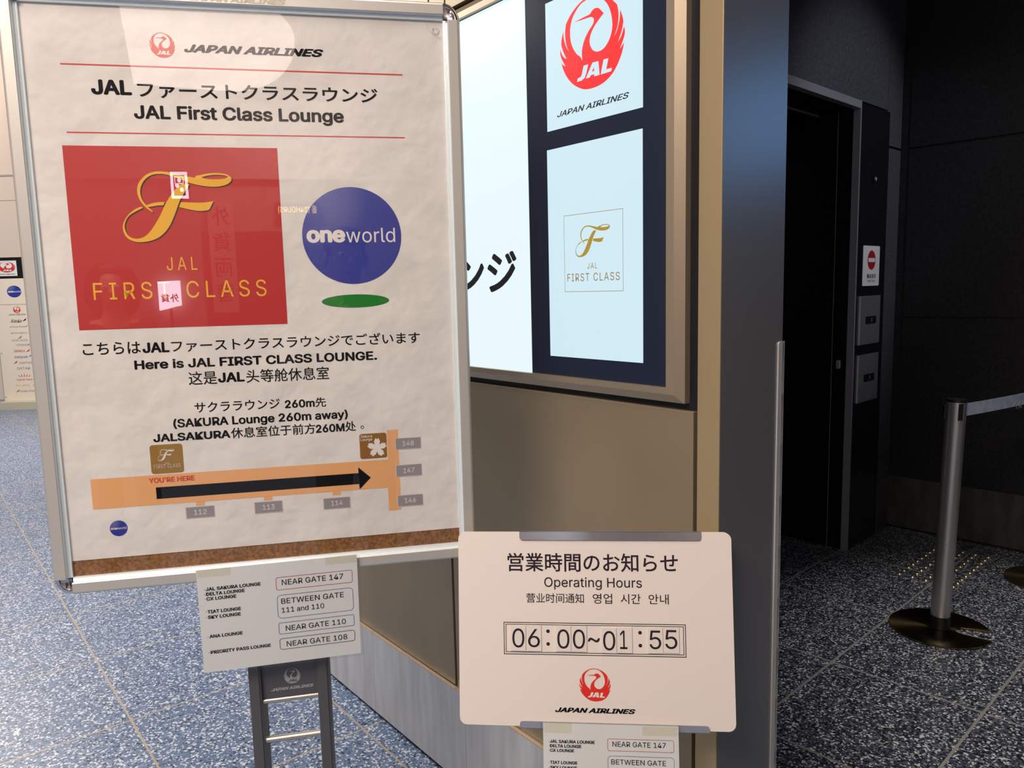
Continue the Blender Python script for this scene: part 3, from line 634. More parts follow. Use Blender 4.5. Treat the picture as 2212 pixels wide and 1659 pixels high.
def clamp(name, x0, x1, z0, z1, lip, rnd_top):
    g = Geo(); r = 0.005
    lp = [(x0 + r, z0), (x1 - r, z0), (x1 - r * .3, z0 + r * .3), (x1, z0 + r), (x1, z1), (x0, z1), (x0, z0 + r), (x0 + r * .3, z0 + r * .3)]
    if rnd_top: lp = [(a, z0 + z1 - b) for a, b in lp][::-1]
    g.prism(lp, -0.0035, -0.0022, 'clip_steel')
    g.box(x0, x1, -0.0035, 0.0095, lip[0], lip[1], 'clip_steel'); g.box(x0, x1, 0.0082, 0.0095, min(z0, lip[0]), max(z1, lip[1]), 'clip_steel')
    g.build(name, HS)['label'] = 'polished steel clamp bar'
clamp('clamp_bar', -0.1386, 0.2019, 0.1675, 0.1838, (0.1825, 0.1838), False)
clamp('clamp_bar', -0.1422, 0.2089, -0.1850, -0.1715, (-0.1850, -0.1837), True)
pb = MS @ Vector((0.032, 0.02, -0.17)); pt = MS @ Vector((0.032, 0.02, 0.15))
inv = MS.inverted()
g = Geo(); g.tube(inv @ pt, inv @ pb, 0.011, 'tube_steel'); fl_ = Vector((pb.x, pb.y + 0.005, 0.012)); g.tube(inv @ pb, inv @ fl_, 0.011, 'tube_steel'); g.build('support_pole', HS)
g = Geo(); g.lathe([(0.15, 0.0), (0.15, 0.006), (0.145, 0.009), (0.02, 0.014)], 'guard_steel', c=(0, 0)); o = g.build('round_base', HS); o.matrix_parent_inverse = inv; o.location = (pb.x, pb.y + 0.005, 0)
# number tiles: each lifts off
def seven(ch, g, x0, x1, z0, h, y): g.text(ch, x0, x1, z0, h, y, 'ink_aubergine', -0.002)
TILES = [('0', -158.2, -128.9, -41.6, 5.9, -154.5, -131.6, -34.6, 34.8, 'white number tile reading 0, first tile of the opening time'),
         ('6', -127.4, -99.1, -41.6, 6.4, -124.6, -102.1, -33.6, 33.6, 'white number tile reading 6, beside the first colon of the opening time'),
         ('0', -71.7, -43.5, -41.2, 6.4, -69.0, -46.2, -35.2, 35.0, 'white number tile reading 0, just right of the first colon'),
         ('0', -42.1, -13.5, -41.2, 6.7, -39.6, -16.9, -34.9, 34.9, 'white number tile reading 0, just left of the wavy dash'),
         ('0', 14.2, 41.9, -42.8, 4.3, 17.0, 39.6, -37.0, 35.0, 'slightly darker number tile reading 0, just right of the wavy dash'),
         ('1', 43.4, 71.3, -42.2, 5.3, 48.4, 62.1, -34.4, 34.0, 'white number tile reading 1, before the second colon'),
         ('5', 100.1, 127.7, -41.6, 5.4, 103.1, 124.5, -33.4, 34.0, 'white number tile reading 5, just right of the second colon'),
         ('5', 129.6, 157.8, -40.8, 6.6, 132.0, 154.2, -32.4, 34.4, 'white number tile reading 5, last tile of the closing time')]
for i, (ch, a, b, z0, z1, t0, t1, tz, th, lab) in enumerate(TILES):
    to = empty('number_tile', (0, 0, 0), mat=MS @ Matrix.Translation((q((a + b) / 2), -0.0003, q((z0 + z1) / 2))) @ Matrix.Rotation(math.radians((0.3, -0.4, 0, 0.2, 0.5, 0.1, -0.2, 0.3)[i]), 4, 'Y'))
    tag(to, lab, 'number tile', 'number tiles on the opening hours board')
    g = Geo(); hx = q((b - a) / 2); hz = q((z1 - z0) / 2); g.box(-hx, hx, -0.0022, -0.0001, -hz, hz, 'tile_white'); tb = g.build('tile_plate', to, bevel=0.0002)
    cx_ = (a + b) / 2; cz_ = (z0 + z1) / 2
    g = Geo(); seven(ch, g, q(t0 - cx_), q(t1 - cx_), q(tz - cz_), q(th), -0.0026); g.build('digit', to)
# second notice hangs under the board
K5 = 250.0 / 297.0
notice('laminated_notice', MS @ Matrix.Translation((0.0270, -0.0075, -0.172 - 0.105 * K5)), K5, 'smaller laminated notice of lounges and gates hanging under the opening hours board', (-155.5, 154, -110, 105.5), ((-147, -85, 84, 107), (70, 146, 84, 104)))

# ================================================================ ILLUMINATED WALL SIGN
LB = empty('illuminated_sign', W0, ROT1)
tag(LB, 'large backlit wall sign in a bronze frame with white panels behind the poster', 'lightbox sign')
def rloop(x0, x1, z0, z1, y): return [(x0, y, z0), (x1, y, z0), (x1, y, z1), (x0, y, z1)]
g = Geo(); XL = -2.76
loops = [rloop(XL, -0.9318, 1.2205, 2.145, 0.012), rloop(XL, -0.9318, 1.2205, 2.145, -0.003), rloop(XL + .0172, -0.949, 1.2372, 2.128, -0.016), rloop(XL + .036, -0.968, 1.2495, 2.114, -0.016), rloop(XL + .036, -0.968, 1.2495, 2.114, 0.0)]
for a, b in zip(loops, loops[1:]):
    for i in range(4): g.add([a[i], a[(i + 1) % 4], b[(i + 1) % 4], b[i]], [(0, 1, 2, 3)], 'lightbox_frame')
g.build('frame', LB)['label'] = 'bevelled bronze frame'
g = Geo(); g.box(XL + .036, -0.968, -0.004, 0.012, 1.2495, 2.114, 'navy_face'); g.build('face_panel', LB)['label'] = 'glossy navy face'
g = Geo(); g.box(XL + .06, -1.383, -0.0052, -0.004, 1.2495, 2.112, 'lit_white'); tp = g.build('lit_panel', LB)
g = Geo(); g.cjk('ラウンジ', -1.9225, -1.431, 1.4400, 1.5400, -0.0057, 'lit_ink', 0.032); g.build('lettering', tp)
g = Geo(); g.box(-1.3135, -1.0352, -0.0052, -0.004, 1.7924, 2.062, 'lit_blue_white'); lp_ = g.build('lit_panel', LB)
g = Geo(); crane(g, -1.1743, 1.9465, 0.0938, 0.0905, -0.0057, 'lit_red', 'lit_blue_white'); g.build('crane_emblem', lp_)
g = Geo(); g.text('JAPAN AIRLINES', -1.2798, -1.0697, 1.8168, 0.0115, -0.0057, 'lit_ink', 0.02, 0.3); g.build('lettering', lp_)
g = Geo(); g.box(-1.316, -1.0362, -0.0052, -0.004, 1.2935, 1.7525, 'lit_blue_white'); fp = g.build('lit_panel', LB)
g = Geo(); y = -0.0057
fx3 = lambda x: -1.2276 + (x - 165) * 0.1033 / 1887; fz3 = lambda yy: 1.5785 - (yy - 166) * 0.0655 / 1204
script_f(g, fx3, fz3, y, 'lit_gold')
g.text('JAL', -1.1915, -1.1624, 1.4874, 0.0122, y, 'lit_brown', -0.012, 0, True, 1.25); g.text('FIRST CLASS', -1.2548, -1.0975, 1.4616, 0.0165, y, 'lit_brown', -0.010, 0, True, 1.15)
g.ring([(-1.2637, 1.4387), (-1.0876, 1.4387), (-1.0876, 1.605), (-1.2637, 1.605)], [(-1.2627, 1.4397), (-1.0886, 1.4397), (-1.0886, 1.604), (-1.2627, 1.604)], y, 'lit_brown')
g.build('class_emblem', fp)['label'] = 'gold script initial and capitals in a thin square'

# ================================================================ LIFT LOBBY THINGS
SG = empty('staff_only_sign', K0, ROT2); tag(SG, 'square white staff only sticker with red no entry disc on the black lift panel', 'sign')
g = Geo(); g.prism(round_rect(-0.4975, -0.2835, 1.4175, 1.628, 0.008), -0.0155, -0.0142, 'sticker_white'); st = g.build('sticker', SG)
g = Geo(); g.flat([ellipse(-0.389, 1.553, 0.0515, 0.0510, 40)], -0.0159, 'sticker_red'); g.rect(-0.431, -0.344, 1.543, 1.564, -0.0162, 'sticker_white'); g.build('no_entry_disc', SG)
g = Geo(); g.cjk('職員専用', -0.444, -0.330, 1.456, 1.480, -0.0159, 'ink_black', 0.01); g.text('Staff Only', -0.436, -0.338, 1.437, 0.0135, -0.0159, 'ink_black', 0.0); g.build('lettering', SG)
def call_plate(z0, z1, lab, arrow):
    o = empty('call_plate', K0, ROT2); tag(o, lab, 'call plate', 'steel plates on the lift panel')
    g = Geo(); g.box(-0.527, -0.267, -0.022, -0.0145, z0, z1, 'plate_steel'); g.build('plate', o, bevel=0.0015)
    zc = (z0 + z1) / 2
    g = Geo(); g.prism(round_rect(-0.458, -0.322, zc - 0.020, zc + 0.020, 0.008), -0.024, -0.0221, 'black_plastic'); g.box(-0.385, -0.378, -0.0245, -0.024, zc - 0.010, zc + 0.010, 'lift_trim'); g.build('button_slot', o)
    g = Geo(); g.text(arrow, -0.425, -0.355, z0 + 0.030, 0.012, -0.0224, 'lift_trim', 0.0); g.build('engraving', o)
    g = Geo(); g.box(-0.531, -0.527, -0.0225, -0.0145, z0, z1, 'guard_steel'); g.build('edge_strip', o)['label'] = 'bright steel edge'
call_plate(1.107, 1.365, 'upper of two square steel plates with a dark slot, just under the white sticker', '- - -')
call_plate(0.797, 1.053, 'lower of two square steel plates with a dark slot on the black lift panel', '- - -')
CE = empty('peephole_camera', K0, ROT2); tag(CE, 'tiny dome camera high on the black lift panel above the white sticker', 'camera')
g = Geo(); g.prism(ellipse(-0.390, 1.972, 0.021, 0.021, 24), -0.022, -0.0141, 'black_plastic'); g.build('housing', CE)
g = Geo(); g.prism(ellipse(-0.390, 1.974, 0.008, 0.009, 20), -0.026, -0.0221, 'guard_steel'); g.build('lens', CE)

def queue_post(name, loc, rotz, lean, lab, belt_to=None):
    o = empty(name, loc, 0); tag(o, lab, 'barrier post', 'retractable belt barrier posts')
    R0 = 0.19; sl = rotz; pts = []
    hw = math.asin(0.049 / R0)
    for k in range(61):
        a = sl + hw + (2 * math.pi - 2 * hw) * k / 60; pts.append((R0 * math.cos(a), R0 * math.sin(a)))
    d = Vector((math.cos(sl), math.sin(sl))); w = Vector((-d.y, d.x))
    inner = []
    for k in range(9):
        a = -math.pi / 2 - math.pi * k / 8
        v = d * (0.090 + 0.033 * math.cos(a)) + w * (0.033 * math.sin(a)); inner.append((v.x, v.y))
    lp = pts + inner
    g = Geo(); g.prism(lp, 0, 0.009, 'base_brass'); g.v = [(p[0], p[2], 0.009 - p[1]) for p in g.v]
    ob = g.build('base_plate', o)
    import bmesh
    bm = bmesh.new(); bm.from_mesh(ob.data); bmesh.ops.remove_doubles(bm, verts=bm.verts, dist=1e-6); bmesh.ops.recalc_face_normals(bm, faces=bm.faces); bm.to_mesh(ob.data); bm.free()
    ob.modifiers.new('edge', 'BEVEL').width = 0.002
    top = Vector((lean[0], lean[1], 0.965))
    ax = (top - Vector((0, 0, 0.01))).normalized(); at = lambda z: Vector((0, 0, 0.01)) + ax * (z - 0.01)
    g = Geo(); g.tube(at(0.045), at(0.955), 0.037, 'pole_steel', 40); g.build('pole', o)
    g = Geo(); g.tube(at(0.0095), at(0.062), 0.0395, 'black_plastic', 40); g.build('collar', o)
    g = Geo(); g.tube(at(0.955), at(0.967), 0.0365, 'black_plastic', 40); g.build('top_cap', o)
    # cassette slots: one toward the viewer, one each side
    for az in (-95, 175, 30):
        a = math.radians(az); dv = Vector((math.cos(a), math.sin(a), 0)); sv = Vector((-dv.y, dv.x, 0))
        g = Geo(); vs = []
        out = 0.0395 if az == -95 else 0.050
        for rr_ in (0.030, out):
            for s2 in (-1, 1):
                for zz in (0.885 if az == -95 else 0.89, 0.952 if az == -95 else 0.945): vs.append(at(zz) + dv * rr_ + sv * (s2 * 0.0085))
        g.add(vs, [(0, 1, 3, 2), (4, 6, 7, 5), (0, 4, 5, 1), (2, 3, 7, 6), (0, 2, 6, 4), (1, 5, 7, 3)], 'black_plastic'); g.build('belt_slot', o)
    if belt_to is not None:
        A = at(0.917) + Vector((math.cos(math.radians(30)), math.sin(math.radians(30)), 0)) * 0.05; Bv = belt_to - Vector(loc)
        nseg = 16; vs = []; fs = []
        dd = (Bv - A); nn = Vector((dd.y, -dd.x, 0)).normalized()
        for k in range(nseg + 1):
            p = A.lerp(Bv, k / nseg); p.z -= 0.005 * (1 - (2 * k / nseg - 1) ** 2)
            for off in (0.0006, -0.0006):
                for dz in (-0.026, 0.026): vs.append((p.x + nn.x * off, p.y + nn.y * off, p.z + dz))
        for k in range(nseg):
            a, b = k * 4, k * 4 + 4
            fs += [(a, b, b + 1, a + 1), (a + 3, b + 3, b + 2, a + 2), (a + 1, b + 1, b + 3, a + 3), (a + 2, b + 2, b, a)]
        g = Geo(); g.add(vs, fs, 'belt_fabric'); bl = g.build('belt', o); bl['label'] = 'pale blue webbing belt'
        tz = A.lerp(Bv, 0.52); g = Geo(); g.text('Y', 0, 0.024, -0.014, 0.026, 0, 'belt_print', 0.01); g.text('A', 0.030, 0.058, -0.014, 0.026, 0, 'belt_print', 0.01)
        ang = math.atan2(dd.y, dd.x); vv = []
        for p in g.v:
            vv.append((tz.x + p[0] * math.cos(ang) + nn.x * 0.0012, tz.y + p[0] * math.sin(ang) + nn.y * 0.0012, tz.z + p[2] - 0.030))
        g.v = vv; g.build('belt_print', bl)
    return o
P2 = Vector((2.545, 3.50, 0))
queue_post('barrier_post', (1.755, 3.035, 0), math.radians(-30), (0.030, 0.006), 'steel queue barrier post with slotted round base and extended pale blue belt', P2 + Vector((-0.045, -0.025, 0.925)))
queue_post('barrier_post', tuple(P2), math.radians(20), (0, 0), 'second barrier post behind the first, only its dark round base showing')

g = Geo(); g.lathe([(0.0135, 0.0), (0.0131, 0.0022), (0.0116, 0.0045), (0.0090, 0.0062), (0.0050, 0.0074), (0.0001, 0.0078)], 'stud_brass', 20, caps=False)
stud0 = None
for i in range(5):
    for j in range(10):
        p = D2 * (1.357 - 0.0605 * i) + N2 * (3.878 + 0.0605 * j)
        if stud0 is None: stud0 = g.build('tactile_stud'); o = stud0
        else: o = stud0.copy(); COL.objects.link(o)
        o.location = (p.x, p.y, 0.0)
        tag(o, 'small shiny brass tactile stud in the block of studs on the dark lobby floor', 'floor stud', 'tactile floor studs')

# ================================================================ DIRECTORY BOARD, far left
BX, BY = -6.545, 10.25
DB = empty('directory_board', (BX, BY, 0), 0.0); tag(DB, 'tall cream standing board listing partner airline logos on a rounded plinth', 'directory board')
g = Geo(); g.prism(round_rect(-0.31, 0.31, 0.0, 0.10, 0.02), -0.16, 0.16, 'board_base'); o = g.build('plinth', DB)
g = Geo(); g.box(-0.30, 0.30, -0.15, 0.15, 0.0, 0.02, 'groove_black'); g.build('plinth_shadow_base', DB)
g = Geo(); g.box(-0.285, 0.285, -0.02, 0.06, 0.10, 1.73, 'board_cream'); g.build('panel', DB, bevel=0.003)
g = Geo(); g.box(-0.290, -0.285, -0.02, 0.06, 0.10, 1.73, 'board_side'); g.build('panel_edge', DB)
g = Geo(); g.box(-0.285, 0.285, -0.0212, -0.020, 1.388, 1.394, 'board_side'); g.build('panel_joint', DB)
for z_ in (0.75, 0.16):
    g = Geo(); g.prism(ellipse(-0.262, z_, 0.011, 0.011, 16), -0.026, -0.02, 'guard_steel'); g.build('fixing_bolt', DB)
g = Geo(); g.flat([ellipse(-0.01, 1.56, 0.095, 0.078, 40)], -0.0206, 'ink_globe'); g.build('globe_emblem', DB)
g = Geo(); y = -0.0212
g.text('one', -0.092, -0.016, 1.547, 0.026, y, 'ink_white', 0.05); g.text('world', -0.014, 0.078, 1.547, 0.026, y, 'ink_white'); g.build('globe_lettering', DB)
y = -0.0206
for t, x0, x1, z_, h_, m, sh in (('JAPAN AIRLINES', -0.115, 0.115, 1.247, 0.018, 'ink_black', 0.3), ('Alaska', -0.10, 0.05, 1.150, 0.045, 'ink_black', 0.4), ('American Airlines', -0.12, 0.09, 1.085, 0.022, 'ink_grey', 0.1), ('BRITISH AIRWAYS', -0.11, 0.11, 1.000, 0.022, 'ink_grey', 0), ('CATHAY PACIFIC', -0.11, 0.11, 0.900, 0.028, 'ink_grey', 0), ('FINNAIR', -0.06, 0.13, 0.840, 0.026, 'ink_grey', 0.4), ('IBERIA', -0.10, 0.05, 0.757, 0.030, 'ink_red', 0.3), ('malaysia', -0.10, 0.08, 0.676, 0.036, 'ink_blue_line', 0.3), ('QANTAS', -0.04, 0.13, 0.598, 0.030, 'ink_grey', 0.2), ('QATAR', -0.08, 0.10, 0.523, 0.032, 'ink_grey', 0), ('royal air maroc', -0.10, 0.12, 0.375, 0.026, 'ink_red', 0), ('ROYAL JORDANIAN', -0.11, 0.07, 0.296, 0.026, 'ink_gold_light', 0), ('SriLankan Airlines', -0.07, 0.13, 0.220, 0.026, 'ink_grey', 0.2)):
    g = Geo(); g.text(t, x0, x1, z_, h_, y, m, 0.01, sh); g.build('lettering', DB)
for cx_, cz_, s_, m in ((0.085, 1.185, 0.03, 'ink_black'), (0.10, 1.10, 0.02, 'ink_red'), (0.0, 0.955, 0.035, 'ink_grey'), (0.09, 0.775, 0.03, 'ink_red'), (0.11, 0.705, 0.022, 'ink_blue_line'), (-0.09, 0.622, 0.03, 'ink_red'), (0.12, 0.310, 0.025, 'ink_gold_light'), (-0.10, 0.235, 0.028, 'ink_bronze')):
    g = Geo(); g.flat([[(cx_ - s_, cz_ - s_ * .7), (cx_ + s_ * .6, cz_ - s_ * .3), (cx_ + s_, cz_ + s_ * .8)]], y, m); g.build('tail_mark', DB)
g = Geo()
for k in range(5): g.flat([[(0.01 + (k - 2) * 0.03 - 0.006, 0.425), (0.01 + (k - 2) * 0.03 + 0.008, 0.425), (0.01 + (k - 2) * 0.045, 0.460 + 0.012 * (2 - abs(k - 2)))]], y, 'ink_red')
g.build('crown_mark', DB)
g = Geo(); crane(g, 0.0, 1.322, 0.05, 0.048, y, 'ink_red', 'board_cream'); g.build('crane_emblem', DB)
AS = empty('airline_sign', (BX, BY + 0.03, 0), 0.0); tag(AS, 'black framed square airline logo sign standing on top of the cream directory board', 'sign')
g = Geo(); g.box(-0.285, 0.135, -0.03, 0.03, 1.731, 2.008, 'black_plastic'); g.build('frame', AS)
g = Geo(); g.box(-0.265, 0.045, -0.034, -0.030, 1.765, 1.965, 'sticker_white'); pf = g.build('logo_panel', AS)
g = Geo(); crane(g, -0.09, 1.882, 0.118, 0.070, -0.0345, 'ink_red', 'sticker_white', 0.0006); g.text('JAPAN AIRLINES', -0.20, 0.02, 1.782, 0.014, -0.0345, 'ink_black', 0.02, 0.3); g.build('crane_emblem', pf)

# ================================================================ BEHIND THE VIEWER (mirrored in the poster's glossy cover)
POS = PC + Vector((0, 0, 0)); NP = Vector((math.sin(YAW), -math.cos(YAW), 0))
CV = empty('ceiling_light', (0, 0, 3.42), 0); tag(CV, 'wide recessed ceiling light with one rounded end, mirrored at the top of the poster', 'ceiling light')
lp = [(-0.80, -5.3), (0.05, -5.3), (0.28, -5.1), (0.42, -4.7), (0.46, -4.1), (0.40, -3.5), (0.28, -3.1), (0.05, -2.85), (-0.80, -2.8)]
sm_ = smooth_loop(lp, 4, 60); cxm, cym = -0.2, -4.05
def plate(loop, z, mat, name, hole=None):
    g = Geo(); g.flat([loop] + ([hole] if hole else []), 0, mat); g.v = [(p[0], p[2], z) for p in g.v]; g.f = [tuple(reversed(f)) for f in g.f]; return g.build(name, CV)
grow = lambda k: [(cxm + (p[0] - cxm) * k, cym + (p[1] - cym) * k) for p in sm_]
plate(sm_, -0.004, 'lamp_cove', 'diffuser')
plate(grow(1.10), -0.010, 'ceiling_white', 'trim_ring', grow(1.02))

SHOP = PC + NP * 7.0; SROT = math.atan2(-E1.y, -E1.x)
CP = Vector((0, 0, CAM_H)); VC = CP - NP * (2 * (CP - PC).dot(NP)); KS = 8.474 / 7.074
def shop(name, lab, cat):
    o = tag(empty(name, VC + (PC + NP * 5.6 - VC) * KS, SROT), lab, cat); o.scale = (KS, KS, KS); return o
WB = struct(empty('wall_behind', SHOP, SROT))
g = Geo(); g.box(-6, 0.10, 0.02, 0.2, 0, 2.62, 'shop_wall'); g.box(0.95, 7, 0.02, 0.2, 0, 2.62, 'shop_wall'); g.box(0.10, 0.95, 0.02, 0.2, 2.1, 2.62, 'shop_wall'); g.build('cladding', WB)
g = Geo(); g.box(-6, 7, -0.06, 0.2, 2.62, 3.42, 'shop_panel'); g.build('fascia', WB)
g = Geo(); g.box(0.10, 0.95, 0.02, 0.2, 0, 1.05, 'shop_dark'); g.box(0.05, 1.0, -0.25, 0.2, 1.05, 1.09, 'shop_panel'); g.build('counter_front', WB)
g = Geo(); g.box(-6, 7, 1.2, 1.3, 0, 3.42, 'shop_dark'); g.build('rear_wall', WB)
area('shop_front_lamp', tuple(SHOP - NP * 0.9 + Vector((0, 0, 3.36))), tuple(SHOP + Vector((0, 0, 1.2))), 0.5, 60, NEUT)  # added fill so the shop shows up in the cover's reflection
o = shop('exchange_icon_sign', 'small backlit square sign of a banknote and coins high on the shop wall', 'sign')
g = Geo(); g.ring([(0.765, 2.26), (0.90, 2.26), (0.90, 2.48), (0.765, 2.48)], [(0.787, 2.285), (0.878, 2.285), (0.878, 2.455), (0.787, 2.455)], -0.07, 'shop_lit_white'); g.build('lit_border', o)
g = Geo(); g.box(0.760, 0.905, -0.065, 0.0, 2.255, 2.485, 'shop_dark'); g.build('box_body', o)
g = Geo(); g.ring([(0.797, 2.38), (0.868, 2.38), (0.868, 2.44), (0.797, 2.44)], [(0.803, 2.387), (0.862, 2.387), (0.862, 2.433), (0.803, 2.433)], -0.0705, 'shop_lit_white')
for a, b in ((0.832, 2.41), (0.850, 2.368), (0.815, 2.333)): g.flat([ellipse(a, b, 0.015, 0.019, 20)], -0.071, 'shop_lit_white')
g.build('coin_symbol', o)
o = shop('opening_hours_letters', 'glowing amber 24 hours lettering on the shop front', 'sign')
g = Geo(); g.cjk('番', -0.275, -0.232, 2.135, 2.205, -0.066, 'shop_lit_amber', 0.01); g.text('(24HOURS)', -0.212, 0.05, 2.145, 0.048, -0.066, 'shop_lit_amber', 0.012); g.build('lettering', o)
g = Geo(); g.box(-0.30, 0.08, -0.06, 0.0, 2.11, 2.23, 'shop_dark'); g.build('backing', o)
o = shop('vertical_exchange_sign', 'tall narrow shop sign with four dark characters running down it', 'sign')
g = Geo(); g.box(0.425, 0.63, -0.05, 0.0, 1.30, 2.26, 'shop_panel'); g.build('panel', o)
for k, ch in enumerate('外貨両替'):
    g = Geo(); g.cjk(ch, 0.455, 0.60, 2.035 - 0.215 * k, 2.195 - 0.215 * k, -0.0506, 'ink_black', 0.01); g.build('lettering', o)
o = shop('counter_sign', 'bright white backlit counter sign with dark characters', 'sign')
g = Geo(); g.prism([(0.893, 1.37), (1.065, 1.33), (1.065, 1.575), (0.893, 1.58)], -0.07, -0.02, 'shop_lit_white'); g.build('lit_panel', o)
g = Geo(); g.cjk('外貨', 0.905, 1.045, 1.40, 1.47, -0.0706, 'ink_black', 0.02); g.build('lettering', o)
g = Geo(); g.box(0.97, 0.985, -0.06, -0.03, 1.09, 1.345, 'shop_dark'); g.build('stem', o)
o = empty('information_display', Vector((2.2033, 4.4049, 0)), ROT2); tag(o, 'blue lit information display mounted high on the dark lobby wall', 'display')
g = Geo(); g.box(-0.15, -0.08, -3.95, -2.85, 2.15, 2.85, 'black_plastic'); g.build('housing', o)
principled('screen_blue', (0.0, 0.0, 0.01), 0.3, emit=(0.20, 0.50, 1.0), estr=3.0)
g = Geo(); g.box(-0.153, -0.15, -3.91, -2.89, 2.19, 2.81, 'screen_blue'); g.build('screen', o)
g = Geo(); g.box(-0.08, -0.001, -3.45, -3.35, 2.42, 2.58, 'black_plastic'); g.build('wall_bracket', o)

# ---------------------------------------------------------------- people
principled('skin', (0.50, 0.31, 0.22), 0.5); principled('hair_black', (0.012, 0.010, 0.010), 0.45)
principled('shirt_grey', (0.22, 0.21, 0.22), 0.8); principled('jacket_dark', (0.03, 0.028, 0.032), 0.8); principled('trousers_navy', (0.02, 0.022, 0.035), 0.8)
principled('glass_frame', (0.02, 0.02, 0.02), 0.3); principled('phone_back', (0.02, 0.025, 0.04), 0.25); principled('eye_white', (0.7, 0.68, 0.65), 0.3); principled('shoe_black', (0.015, 0.015, 0.015), 0.4)
def skin_mesh(name, chains, mat, parent, sub=1):
    # chains: lists of (x, y, z, rx, ry); points that coincide are shared
    vs, rs, es, ix = [], [], [], {}
    for ch in chains:
        prev = None
        for x, y, z, rx, ry in ch:
            k = (round(x, 4), round(y, 4), round(z, 4))
            if k not in ix: ix[k] = len(vs); vs.append((x, y, z)); rs.append((rx, ry))
            if prev is not None and prev != ix[k]: es.append((prev, ix[k]))
            prev = ix[k]
    me = bpy.data.meshes.new(name); me.from_pydata(vs, es, []); me.materials.append(MATS[mat])
    o = bpy.data.objects.new(name, me); COL.objects.link(o); o.parent = parent
    m = o.modifiers.new('skin', 'SKIN'); m.use_smooth_shade = True
    for i, d in enumerate(me.skin_vertices[0].data): d.radius = rs[i]; d.use_root = (i == 0)
    s_ = o.modifiers.new('sub', 'SUBSURF'); s_.levels = sub; s_.render_levels = sub
    return o
def ball(name, c, r, mat, parent, seg=24, cut=None):
    g = Geo(); n = 14; vs = []; fs = []
    for i in range(n + 1):
        a = math.pi * i / n
        for k in range(seg):
            b = 2 * math.pi * k / seg; p = Vector((math.sin(a) * math.cos(b), math.sin(a) * math.sin(b), math.cos(a)))
            if cut: p = cut(p)
            vs.append((c[0] + p.x * r[0], c[1] + p.y * r[1], c[2] + p.z * r[2]))
    for i in range(n):
        for k in range(seg): fs.append((i * seg + k, (i + 1) * seg + k, (i + 1) * seg + (k + 1) % seg, i * seg + (k + 1) % seg))
    g.add(vs, fs, mat, True); return g.build(name, parent)
def hand(side, wrist, palm, fingers, thumb):
    ch = [[(*wrist, 0.026, 0.020), (*palm, 0.034, 0.015)]]
    for f in fingers: ch.append([(*palm, 0.034, 0.015)] + [(*p, 0.0085, 0.0085) for p in f])
    ch.append([(*wrist, 0.026, 0.020)] + [(*p, 0.0105, 0.0105) for p in thumb])
    return ch
